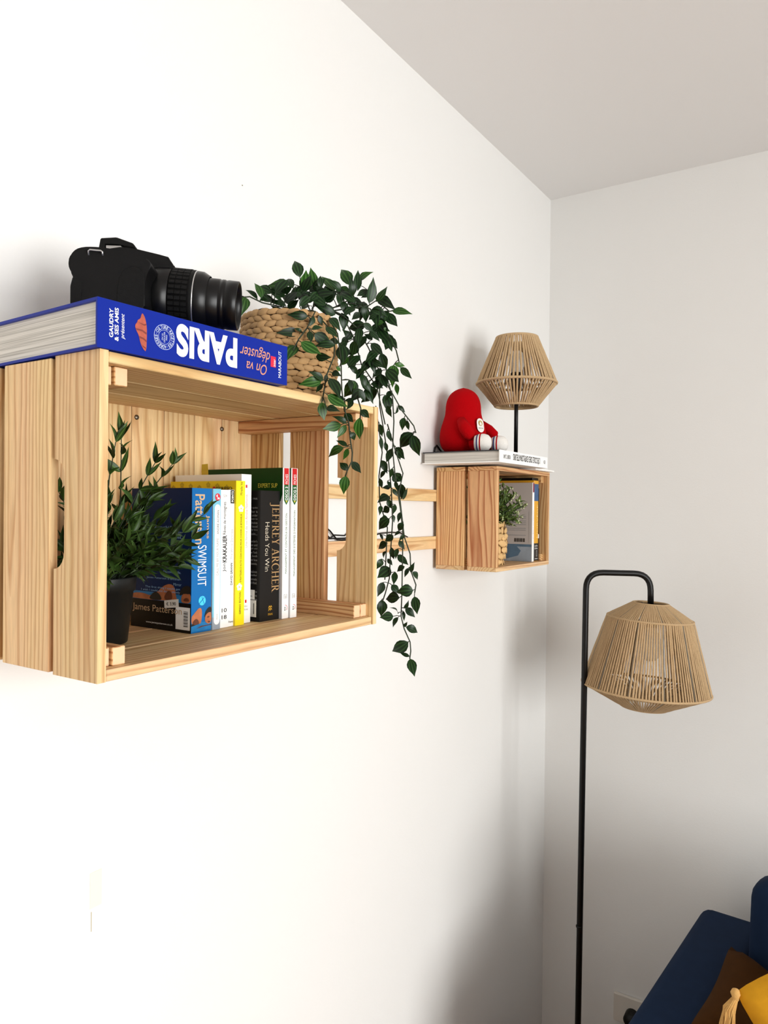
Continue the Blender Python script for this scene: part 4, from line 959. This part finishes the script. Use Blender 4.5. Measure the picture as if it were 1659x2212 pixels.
for k in range(120):
    a = r4.uniform(0, 2*PI) if k % 3 else r4.uniform(-1.2, 0.9); el = r4.uniform(0.0, 1.5); Ls = r4.uniform(0.050, 0.105) if el > 0.5 else r4.uniform(0.040, 0.072)
    b0 = V((r4.uniform(-.02, .02), r4.uniform(-.02, .02), QH*0.9))
    tip = b0+V((math.cos(a)*math.cos(el), math.sin(a)*math.cos(el), math.sin(el)))*Ls
    tip.y = max(tip.y, -0.072); tip.x = max(tip.x, -0.065); tip.z = min(tip.z, 0.203); tip.x = min(tip.x, 0.078)
    bst.add(tube_data([b0, b0.lerp(tip, .5)+V((0, 0, .006)), tip], 0.0007, 4))
    for q in range(13):
        t = 0.3+0.7*q/12
        p = b0.lerp(tip, t)+V((0, 0, .012*t*(1-t)*2))
        dv = ((tip-b0).normalized()*0.8+V((r4.uniform(-1, 1), r4.uniform(-1, 1), r4.uniform(-.5, 1)))).normalized()
        L = r4.uniform(0.010, 0.017); y = dv; z = V((r4.uniform(-1, 1), r4.uniform(-1, 1), 1.2)).normalized(); x = y.cross(z).normalized(); z = x.cross(y)
        e = p+dv*L
        if e.z > 0.2085 or e.y < -0.077 or e.y > 0.125: continue
        fol.add(([p+x*(v.x*L*1.15)+y*(v.y*L)+z*(v.z*L) for v in lv], lf))
    if k % 2 == 0:
        for q in range(3):
            p = tip+V((r4.uniform(-.006, .006), r4.uniform(-.006, .006), r4.uniform(-.003, .004)))
            if p.z > 0.203: continue
            bud.add(([p+V(d_)*0.0024 for d_ in ((1, 0, 0), (-1, 0, 0), (0, 1, 0), (0, -1, 0), (0, 0, 1.3), (0, 0, -1.3))], [(0, 2, 4), (2, 1, 4), (1, 3, 4), (3, 0, 4), (2, 0, 5), (1, 2, 5), (3, 1, 5), (0, 3, 5)]))
for mb_, nm_, mm_ in ((fol, 'foliage', M_BUSH), (bud, 'pale_buds', M_BUD), (bst, 'stems', M_STEM)):
    o = mb_.build(nm_, mm_, sp); o['kind'] = 'stuff'

SB = 'books standing in the small crate'
M_GCOV = mat('grey_back_cover', c(186, 180, 176), 0.5)
h = 0.1925
w = 0.0115
b = book('paperback', 'white spined paperback with grey back cover and watercolour foot, beside the bamboo basket', (0.1465, 1.7265, ZC2), w, h, 0.124, M_WHITE, front=M_GCOV, group=SB)
flat('crimson_block', (0, 0, 0), Yp, Zp, [rect(-0.0035, 0.169, 0.0052, 0.192)], mat('crimson_print', c(128, 28, 58), 0.4), b)
fyc = -w/2
flat('watercolour_picture', (-0.124, fyc, 0), Xp, Zp, [rect(0.0, 0.0, 0.123, 0.042)], mat('pale_blue_watercolour', c(150, 162, 174), 0.5, var=0.25, bscale=40), b, 0.0002)
flat('watercolour_picture', (-0.124, fyc, 0), Xp, Zp, [rect(0.0, 0.036, 0.123, 0.042), [(0.03, 0.036), (0.085, 0.036), (0.095, 0.026), (0.088, 0.014), (0.06, 0.006), (0.04, 0.012), (0.03, 0.024)]], mat('slate_blue_watercolour', c(84, 110, 132), 0.5, var=0.4, bscale=50), b, 0.0004)
for i, (z, ln) in enumerate(((.133, .020), (.109, .03), (.105, .05), (.098, .06), (.0935, .066), (.089, .066), (.0845, .03), (.080, .066), (.0755, .066), (.063, .066), (.0585, .030))):
    flat('blurb_lines', (-0.124, fyc, 0), Xp, Zp, [rect(0.108-ln*(1 if i != 6 and i != 10 else 1), z, 0.108-(0 if i not in (6, 10) else 0.03), z+0.0016)], M_GREYINK if i else M_INK, b, 0.0004)
flat('barcode', (-0.124, fyc, 0), Xp, Zp, [rect(0.078+i*0.0026, 0.0475, 0.078+i*0.0026+0.0013+0.0006*((i*5) % 3 == 0), 0.0565) for i in range(11)], M_INK, b, 0.0004)
flat('cover_rule', (-0.124, fyc, 0), Xp, Zp, [rect(0.1155, 0.045, 0.1161, 0.122)], M_GREYINK, b, 0.0004)
text('title_lettering', 'AU BOUT DU MONDE', (0, 0, 0.09), Zp, Ym, 0.07, 0.004, mat('faint_print', c(214, 206, 206), 0.5), b)
M_OCH = mat('golden_yellow_cover', c(226, 166, 40), 0.4); M_STEEL = mat('blue_photo_print', c(58, 92, 134), 0.5, var=0.4, bscale=90)
w = 0.0300; h = 0.1985
b = book('guidebook', 'thick golden yellow book with blue picture block and black foot', (0.1440, 1.7500, ZC2), w, h, 0.122, M_OCH, group=SB)
flat('blue_picture', (0, 0, 0), Yp, Zp, [rect(-0.0135, 0.148, 0.0145, 0.190)], M_STEEL, b)
flat('black_foot', (0, 0, 0), Yp, Zp, [rect(-0.0125, 0.001, 0.0148, 0.044)], M_INK, b)
text('title_lettering', 'NORVÈGE', (0, 0.0075, 0.098), Zp, Ym, 0.082, 0.0075, mat('cream_print', c(250, 226, 160), 0.5), b, 0.01)
text('subtitle_lettering', 'Les îles\nLofoten', (0, 0.002, 0.035), Yp, Zp, 0.019, 0.0105, M_WHITE, b, 0.0)
flat('black_foot_frame', (0, 0, 0), Yp, Zp, [rect(0.003, 0.012, 0.0036, 0.026), rect(0.008, 0.012, 0.0086, 0.026), rect(0.003, 0.0254, 0.0086, 0.026), rect(0.003, 0.012, 0.0086, 0.0126), rect(-0.006, 0.0055, 0.012, 0.0066)], M_CREAM, b, 0.0005)
w = 0.0060
b = book('notebook', 'thin black book at the right end of the small crate', (0.1430, 1.7695, ZC2), w, 0.180, 0.12, M_DKBLK, group=SB)
flat('white_sticker', (0, 0, 0), Yp, Zp, [rect(-0.0025, 0.056, 0.0028, 0.066)], M_WHITE, b)
bo = box('black_folder', (0.0235, 1.7325, ZC2+0.1988), (0.1420, 1.7685, ZC2+0.2050), M_DKBLK, None, 0.001)
tag(bo, 'flat black folder lying on top of the golden yellow book', 'folder')

# --- white explorers book on top, white card under its right end
card = tag(box('paper_card', (0.11, 1.672, Z2b+0.0002), (0.1740, 1.792, Z2b+0.0042), mat('white_card', c(244, 242, 238), 0.6), None, 0.0004), 'white card packet lying under the right end of the white book', 'card')
BKL, BKT = 0.2660, 0.0258
zb2 = Z2b+0.0006
b = book('hardcover_book', 'white hardcover lying flat on the small crate under the red toy', (0.1930, 1.5630, Z2b+0.0044), BKT, BKL, 0.186, M_WHITE, back=mat('dark_top_cover', c(40, 42, 46), 0.4), hard=True, lying=True, tc=0.0022)
text('author_lettering', 'ROBERT CLARK', (0, -0.098, BKT/2), Ym, Zm, 0.036, 0.0085, M_INK, b, 0.0)
text('title_lettering', "L'ÉCOLE DES EXPLORATEURS", (0, 0.010, BKT/2), Ym, Zm, 0.152, 0.0170, M_INK, b, 0.012)
text('publisher_lettering', 'ÉD', (0, 0.114, BKT/2), Ym, Zm, 0.010, 0.009, M_INK, b, 0.0)

# ------------------------------------------------------------------ red soft toy (plain, without a face)
KT = Z2b+0.0044+BKT
M_PLUSH = mat('red_plush', c(172, 0, 8), 0.95, bump=0.5, bscale=900, spec=0.1); M_SOCK = mat('white_knit', c(232, 228, 222), 0.9, bump=0.5, bscale=500)
M_NVY = mat('navy_band', c(30, 40, 96), 0.8)
toy = tag(empty('soft_toy', (0.0640, 1.5200, KT)), 'plain red plush toy with white feet sitting on the white book', 'soft toy')
def blob(name, prof, m, parent, seg=28, loc=(0, 0, 0), sx=1, sy=1, rot=(0, 0, 0), lean=0.0):
    d = lathe_data(prof, seg)
    vs = [V((v.x*sx+lean*v.z*v.z, v.y*sy, v.z)) for v in d[0]]
    o = mesh(name, vs, d[1], m, parent, loc, True); o.rotation_euler = rot; return o
bp_ = [(0.0001, 0.0), (0.030, 0.001), (0.043, 0.009), (0.0500, 0.025), (0.0510, 0.042), (0.0480, 0.060), (0.0430, 0.076), (0.0395, 0.088), (0.0385, 0.098), (0.0380, 0.110), (0.0350, 0.124), (0.0280, 0.137), (0.016, 0.146), (0.0001, 0.151)]
bp_ = [bp_[0]]+[(p[0]*k+q[0]*(1-k), p[1]*k+q[1]*(1-k)) for p, q in zip(bp_, bp_[1:]) for k in (0.75, 0.25)]+[bp_[-1]]
blob('body', bp_, M_PLUSH, toy, 32, (-0.004, 0, 0), 1.06, 1.0)
for (px_, py_, D_) in ((1043, 957, 1.63), (1079, 961, 1.668)):
    fp = at(px_, py_, D_)-toy.location; fp.z = 0.0203
    hip = V((0.022, -0.006 if D_ < 1.65 else 0.018, 0.024))
    d = tube_data([hip, hip.lerp(fp, 0.45), fp-V((0.80, 0.22, 0)).normalized()*0.014], [0.024, 0.0195, 0.0150], 16)
    mesh('leg', d[0], d[1], M_PLUSH, toy, None, True)
    dirv = V((0.80, 0.22, 0)).normalized()
    f_ = blob('foot', [(0.0001, -0.020), (0.0155, -0.017), (0.0195, -0.006), (0.0195, 0.003), (0.0165, 0.012), (0.010, 0.0175), (0.0001, 0.019)], M_SOCK, toy, 24, tuple(fp))
    f_.rotation_mode = 'QUATERNION'; f_.rotation_quaternion = dirv.to_track_quat('Z', 'Y')
    for (z0, m_) in ((-0.0125, M_NVY), (-0.0060, M_PLUSH)):
        rr_ = 0.0178 if z0 < -0.01 else 0.0192
        lathe('sock_band', [(rr_-0.0008, z0), (rr_+0.0004, z0+0.0006), (rr_+0.0007, z0+0.0030), (rr_+0.0002, z0+0.0036)], m_, f_, 24)
d = tube_data([V((0.012, -0.040, 0.072)), V((0.026, -0.050, 0.055)), V((0.038, -0.050, 0.038)), V((0.042, -0.046, 0.030))], [0.010, 0.0135, 0.0135, 0.0085], 14)
mesh('arm', d[0], d[1], M_PLUSH, toy, None, True)
d = tube_data([V((0.020, 0.038, 0.072)), V((0.036, 0.046, 0.058)), V((0.050, 0.044, 0.045)), V((0.053, 0.040, 0.038))], [0.010, 0.013, 0.013, 0.0085], 14)
mesh('arm', d[0], d[1], M_PLUSH, toy, None, True)
# oval fabric label on the belly
pn = V((0.93, -0.32, 0.15)).normalized(); pc = V((0.0445, -0.0155, 0.0610))
rdv = V((0, 0, 1)).cross(pn).normalized(); upv = pn.cross(rdv)
lb = flat('fabric_label', pc, rdv, upv, [capsule(0, -0.016, 0.016, 0.0105)], M_SOCK, toy, 0.0035)
flat('label_emblem', pc, rdv, upv, [disc(0, 0.005, 0.0062, 0.0062, 18)], mat('gold_emblem', c(176, 152, 84), 0.5), toy, 0.0042)
flat('label_emblem', pc, rdv, upv, [[(-0.0028, 0.001), (-0.0034, 0.004), (0.0, 0.0085), (0.0034, 0.004), (0.0028, 0.001), (0.0, 0.0)]], M_SOCK, toy, 0.0046)
text('label_lettering', 'PARIS 2024', pc-upv*0.0065, rdv, upv, 0.014, 0.0026, M_INK, toy, off=0.0044)

# ------------------------------------------------------------------ woven lampshades
def shade(parent, rings, nstr, rs, loc, jitter, wires=8, rot=(0, 0, 0), seed=1, wt=0.0011, gap=0.05, seg=5):
    """rings: (radius, z) from top to bottom; strands run ring to ring on a wire frame"""
    sh = empty('lampshade'); sh.parent = parent; sh.location = loc; sh.rotation_euler = rot
    rn = random.Random(seed); nr = len(rings)
    st = MB()
    for k in range(nstr):
        g = int(k*wires/nstr); fr = (k*wires/nstr-g)
        a0 = 2*PI*(g+gap+fr*(1-2*gap*0.75))/wires + rn.uniform(-jitter, jitter)
        pts = []
        for i, (r_, z_) in enumerate(rings):
            a = a0+rn.uniform(-jitter, jitter)*0.6
            pts.append(V((r_*math.cos(a), r_*math.sin(a), z_)))
        # knobbly rope: a few extra stations with uneven radius
        full = []; rad = []
        for i in range(nr-1):
            nn_ = max(2, int((pts[i+1]-pts[i]).length/0.012))
            for q in range(nn_):
                full.append(pts[i].lerp(pts[i+1], q/nn_)); rad.append(rs*rn.uniform(0.82, 1.15))
        full.append(pts[-1]); rad.append(rs)
        st.add(tube_data(full, rad, seg, cap=False))
    o = st.build('jute_strands', M_JUTE, sh); o['kind'] = 'stuff'
    for (r_, z_) in rings:
        tube('rope_ring', [(r_*math.cos(2*PI*k/48), r_*math.sin(2*PI*k/48), z_) for k in range(48)], rs*1.25, M_JUTE, sh, 8, True)
    for g in range(wires):
        a = 2*PI*g/wires
        tube('frame_wire', [V((r_*math.cos(a), r_*math.sin(a), z_)) for (r_, z_) in rings], wt, M_WIRE, sh, 6)
    return sh
# table lamp on the white book
LB = at(1114, 990, 1.785); LB.z = KT+0.0004
tl = tag(empty('table_lamp', LB), 'small table lamp with open jute string shade on the white book', 'lamp')
zt = lambda py: (at(1118, py, 1.785)).z-LB.z
lathe('base', [(0.0001, 0.0), (0.040, 0.0), (0.0405, 0.001), (0.0405, 0.003), (0.039, 0.004), (0.0001, 0.0045)], M_BLACK, tl, 40)
tube('pole', [(0, 0, 0.006), (0, 0, zt(812))], 0.0048, M_BLACK, tl, 12)
lathe('bulb_socket', [(0.0001, zt(845)), (0.0130, zt(845)), (0.0145, zt(818)), (0.0145, zt(806)), (0.0001, zt(806))], M_BLACK, tl, 20)
lathe('bulb', [(0.0001, zt(806)), (0.012, zt(806)), (0.0135, zt(802)), (0.0215, zt(782)), (0.0195, zt(768)), (0.010, zt(759)), (0.0001, zt(757))], M_BULB, tl, 24)
s_ = shade(tl, [(0.0480, zt(731)), (0.0935, zt(829)), (0.0500, zt(877))], 66, 0.0026, (0, 0, 0), 0.012, wires=6, seed=4, gap=0.02)
for k in range(3):
    a = 2*PI*k/3+0.4
    tube('spider_arm', [(0.012*math.cos(a), 0.012*math.sin(a), zt(812)), (0.0930*math.cos(a), 0.0930*math.sin(a), zt(829))], 0.0011, M_WIRE, tl, 6)
cp = [at(1108, 985, 1.785), at(1040, 983, 1.765), at(985, 981, 1.755), at(962, 980, 1.75), at(955, 978, 1.74), at(940, 971, 1.735), at(925, 963, 1.73), at(919, 968, 1.725), at(921, 979, 1.72), at(930, 983, 1.715), at(960, 982.5, 1.70)]
cp = [V((max(0.004, p.x), p.y, p.z)) for p in cp]
for p in cp:
    p.z = max(p.z, KT+0.0042)
tube('cord', [p-LB for p in cp], 0.0021, M_BLACK, tl, 6)

# floor lamp
FD = 1.85
pt_, pb_ = at(1265.3, 1300, FD), at(1248.5, 2212, FD)
dv_ = (pb_-pt_).normalized(); foot = pt_+dv_*((pt_.z-FLZ)/-dv_.z)
fl_ = tag(empty('floor_lamp', foot), 'tall black floor lamp with hooked arm and big jute shade by the sofa', 'lamp')
def arc_path(P, C_, Q, r, n=7):
    a = (P-C_).normalized(); b_ = (Q-C_).normalized()
    A = C_+a*r; B = C_+b_*r
    return [A*(1-t)**2+C_*2*t*(1-t)*0.5+C_*2*t*(1-t)*0.5+B*t*t for t in [i/n for i in range(n+1)]]
cA = at(1266.5, 1236, FD); cB = at(1405.5, 1239.5, FD+0.005); end = at(1405.5, 1312, FD+0.005)
path = [foot+V((0, 0, 0.012)), pt_] + arc_path(pt_, cA, cB, 0.042) + arc_path(cA, cB, end, 0.042) + [end]
tube('pole', [p-foot for p in path], 0.0074, M_BLACK, fl_, 14)
j_ = at(1251, 2001, FD)
tube('pole_joint', [(j_-foot)-dv_*0.002, (j_-foot)+dv_*0.002], 0.0078, M_BLACK, fl_, 14)
lathe('base', [(0.0001, 0.0), (0.125, 0.0), (0.126, 0.002), (0.126, 0.010), (0.124, 0.012), (0.0001, 0.013)], M_BLACK, fl_, 48)
SC = at(1405.5, 1310, FD+0.005)
zf_ = lambda py: at(1405, py, FD+0.005).z-SC.z
tube('bulb_socket', [V((0, 0, 0.0))+(SC-foot), V((0.001, 0, -0.05))+(SC-foot)], 0.017, M_BLACK, fl_, 16)
lathe('bulb', [(0.0001, -0.05), (0.013, -0.05), (0.0145, -0.056), (0.028, -0.088), (0.030, -0.102), (0.024, -0.122), (0.012, -0.133), (0.0001, -0.136)], M_BULB, fl_, 24, SC-foot)
sr = shade(fl_, [(0.0420, zf_(1304)), (0.1010, zf_(1335.5)), (0.1520, zf_(1485)), (0.0560, zf_(1526.5))], 124, 0.0023, SC-foot, 0.0050, wires=12, seed=9, wt=0.0016, gap=0.035)
sr.rotation_mode = 'QUATERNION'
from mathutils import Quaternion
sr.rotation_quaternion = Quaternion(FWD, math.radians(3.2))
for k in range(3):
    a = 2*PI*k/3+0.3
    tube('spider_arm', [(0.014*math.cos(a), 0.014*math.sin(a), -0.004), (0.0415*math.cos(a), 0.0415*math.sin(a), zf_(1304))], 0.0012, M_WIRE, sr, 6)

# ------------------------------------------------------------------ cables on the lower rail
RZ = 1.4892+0.0016
cb = [(0.006, 0.985, RZ+0.030), (0.006, 1.02, RZ+0.026), (0.0055, 1.052, RZ+0.034), (0.006, 1.085, RZ+0.026), (0.006, 1.100, RZ+0.018), (0.006, 1.110, RZ+0.010), (0.006, 1.122, RZ+0.001), (0.007, 1.135, RZ), (0.006, 1.16, RZ+0.0005), (0.0065, 1.20, RZ), (0.006, 1.24, RZ+0.006), (0.006, 1.27, RZ+0.010), (0.006, 1.31, RZ+0.011), (0.006, 1.345, RZ+0.009), (0.0065, 1.36, RZ+0.003), (0.006, 1.372, RZ)]
ca = tag(tube('cable', cb, 0.0015, M_BLACK, None, 6), 'thin black cable running along the lower wall rail', 'cable')
cb2 = [(0.006, 1.03, RZ+0.003), (0.006, 1.07, RZ+0.011), (0.0065, 1.092, RZ+0.012), (0.006, 1.105, RZ+0.004), (0.007, 1.115, RZ+0.010), (0.006, 1.15, RZ+0.008), (0.006, 1.165, RZ+0.016), (0.006, 1.172, RZ+0.006), (0.006, 1.150, RZ+0.003), (0.0062, 1.09, RZ+0.0036), (0.006, 1.03, RZ+0.0035)]
ca2 = tag(tube('cable', [(p[0]-0.0032, p[1], p[2]) for p in cb2], 0.0013, M_BLACK, None, 6), 'short looped black cable behind the crate gap on the lower rail', 'cable')

# ------------------------------------------------------------------ sofa corner
M_SOFA = mat('navy_blue_velvet', c(24, 44, 74), 0.85, var=0.2, bscale=30, sheen=0.25, bump=0.2, bscale_=0) if False else mat('navy_blue_velvet', c(18, 35, 60), 0.9, var=0.18, bscale=30, spec=0.15)
M_MUST = mat('mustard_cotton', c(206, 148, 34), 0.95, bump=0.4, bscale=60, var=0.15, spec=0.1); M_BROWN = mat('brown_velvet', c(62, 36, 9), 0.95, var=0.2, bscale=50, spec=0.1)
M_TASS = mat('tassel_thread', c(206, 160, 92), 0.9, var=0.2, bscale=300)
def soft(name, lo, hi, m, parent, bev, seg=4):
    return box(name, (lo[0], lo[1], lo[2]-FLZ), (hi[0], hi[1], hi[2]-FLZ), m, parent, bev, seg, True)
so_ = tag(empty('sofa', (0.474, 2.0, FLZ), math.radians(-4.2)), 'dark navy blue sofa with low arm in the lower right corner', 'sofa')
soft('arm', (0.0, -0.66, 0.0), (0.150, 0.075, 0.541), M_SOFA, so_, 0.028)
soft('back', (0.152, -0.02, 0.0), (1.95, 0.10, 0.56), M_SOFA, so_, 0.04)
soft('seat_base', (0.152, -0.66, 0.0), (1.80, -0.022, 0.22), M_SOFA, so_, 0.02)
soft('seat_cushion', (0.154, -0.67, 0.222), (0.97, -0.03, 0.34), M_SOFA, so_, 0.035)
soft('seat_cushion', (0.975, -0.67, 0.222), (1.80, -0.03, 0.34), M_SOFA, so_, 0.035)
soft('arm', (1.802, -0.66, 0.0), (1.952, -0.022, 0.541), M_SOFA, so_, 0.028)
for (px_, py_) in ((0.06, -0.60), (1.89, -0.60), (0.06, 0.0), (1.89, 0.0)):
    box('leg', (px_-0.02, py_-0.02, 0.0), (px_+0.02, py_+0.02, 0.12), M_BLACK, so_, 0.003)
def pillow_data(wd, ht, th, n=14):
    vs = []; fs = []
    for sgn in (1, -1):
        for i in range(n+1):
            for j in range(n+1):
                u = 2*i/n-1; v = 2*j/n-1
                k = max(0.0, (1-abs(u)**3.2))*max(0.0, (1-abs(v)**3.2))
                pin = 1-0.08*(1-abs(u)**2)*abs(v)**6
                pin2 = 1-0.08*(1-abs(v)**2)*abs(u)**6
                rc = 1-0.055*abs(u*v)**5
                vs.append(V((u*wd/2*pin2*rc, sgn*(th/2*k**0.55+0.0008), v*ht/2*pin*rc)))
    N = (n+1)**2
    for s in range(2):
        for i in range(n):
            for j in range(n):
                a = s*N+i*(n+1)+j; f = (a, a+1, a+n+2, a+n+1)
                fs.append(f if s == 0 else f[::-1])
    # close the seam
    idx = [i*(n+1) for i in range(n+1)]+[n*(n+1)+j for j in range(1, n+1)]+[i*(n+1)+n for i in range(n-1, -1, -1)]+[j for j in range(n-1, 0, -1)]
    for k in range(len(idx)):
        a, b_ = idx[k], idx[(k+1) % len(idx)]; fs.append((a, b_, N+b_, N+a))
    return vs, fs
def pillow(name, wd, ht, th, m, label, loc, rot, cat='cushion'):
    o = empty(name, loc); o.rotation_euler = rot; tag(o, label, cat)
    d = pillow_data(wd, ht, th); mesh('cushion_cover', d[0], d[1], m, o, None, True)
    return o
bc = box('back_cushion', (-0.30, -0.066, -0.19), (0.30, 0.066, 0.19), M_SOFA, None, 0.045, 5, True)
bc.rotation_euler = (math.radians(-9), 0, math.radians(-4.2)); bc.location = (0.914, 1.876, 0.530)
tag(bc, 'thick navy cushion standing up against the sofa back', 'cushion')
def pillow_frame(o, xa, za, ce):
    xa = xa.normalized(); ya = za.cross(xa).normalized(); za = xa.cross(ya)
    Mx = Matrix((xa, ya, za)).transposed().to_4x4(); Mx.translation = ce; o.matrix_world = Mx
br = pillow('throw_pillow', 0.36, 0.36, 0.11, M_BROWN, 'dark brown velvet cushion leaning on the sofa arm', (0, 0, 0), (0, 0, 0))
pillow_frame(br, V((0.06, 1, 0)), V((-0.80, 0.05, 0.55)), V((0.712, 1.662, 0.478)))
mc = pillow('throw_pillow', 0.40, 0.40, 0.12, M_MUST, 'mustard yellow cushion with a corner tassel in front of the brown one', (0, 0, 0), (0, 0, 0))
TP = at(1589, 2142, 1.31)
e1 = (RGT*0.9+UP*0.44+FWD*0.08).normalized(); e2 = (-UP*0.90-FWD*0.25)
e2 = (e2-e1*e2.dot(e1)).normalized()
pillow_frame(mc, e1, -e2, TP+e1*0.190+e2*0.190)
ts = MB(); r5 = random.Random(2)
for k in range(110):
    a = r5.uniform(0, 2*PI); rr = 0.010*math.sqrt(r5.random())
    p0 = V((0.004*math.cos(a), 0.004*math.sin(a), -0.010)); p1 = V((-0.009, -0.004, -0.030))+V((rr*math.cos(a), rr*math.sin(a), 0)); p2 = V((-0.016+rr*1.1*math.cos(a), -0.008+rr*1.1*math.sin(a), -0.085-r5.uniform(0, .012)))
    pm = p1.lerp(p2, 0.5)+V((r5.uniform(-.0035, .0035), r5.uniform(-.0035, .0035), 0))
    ts.add(tube_data([p0, p1, pm, p2], 0.0013, 4))
hd = lathe_data([(0.0001, 0.006), (0.006, 0.003), (0.0085, -0.003), (0.006, -0.009), (0.0055, -0.014), (0.0001, -0.015)], 12)
tsl = ts.build('tassel', M_TASS, mc, True)
tsh = mesh('tassel_knot', hd[0], hd[1], M_TASS, mc, None, True)
bpy.context.view_layer.update()
inv = mc.matrix_world.inverted()
for o in (tsl, tsh):
    o.matrix_local = inv @ Matrix.Translation(TP)

# ------------------------------------------------------------------ wall outlet with plug
ou = tag(empty('wall_outlet', (0.2650, ROOM_Y1-0.0002, 0.120)), 'white wall socket with black plug low beside the sofa arm', 'outlet')
M_OUT = mat('white_plastic', c(222, 216, 206), 0.4)
box('cover_plate', (-0.045, -0.010, -0.045), (0.045, 0.0, 0.036), M_OUT, ou, 0.003, 2)
d = lathe_data([(0.0001, 0.034), (0.014, 0.034), (0.019, 0.028), (0.020, 0.0)], 20)
pg = mesh('plug', d[0], d[1], M_BLACK, ou, (0.010, -0.010, -0.012), True); pg.rotation_euler = (PI/2, 0, 0)
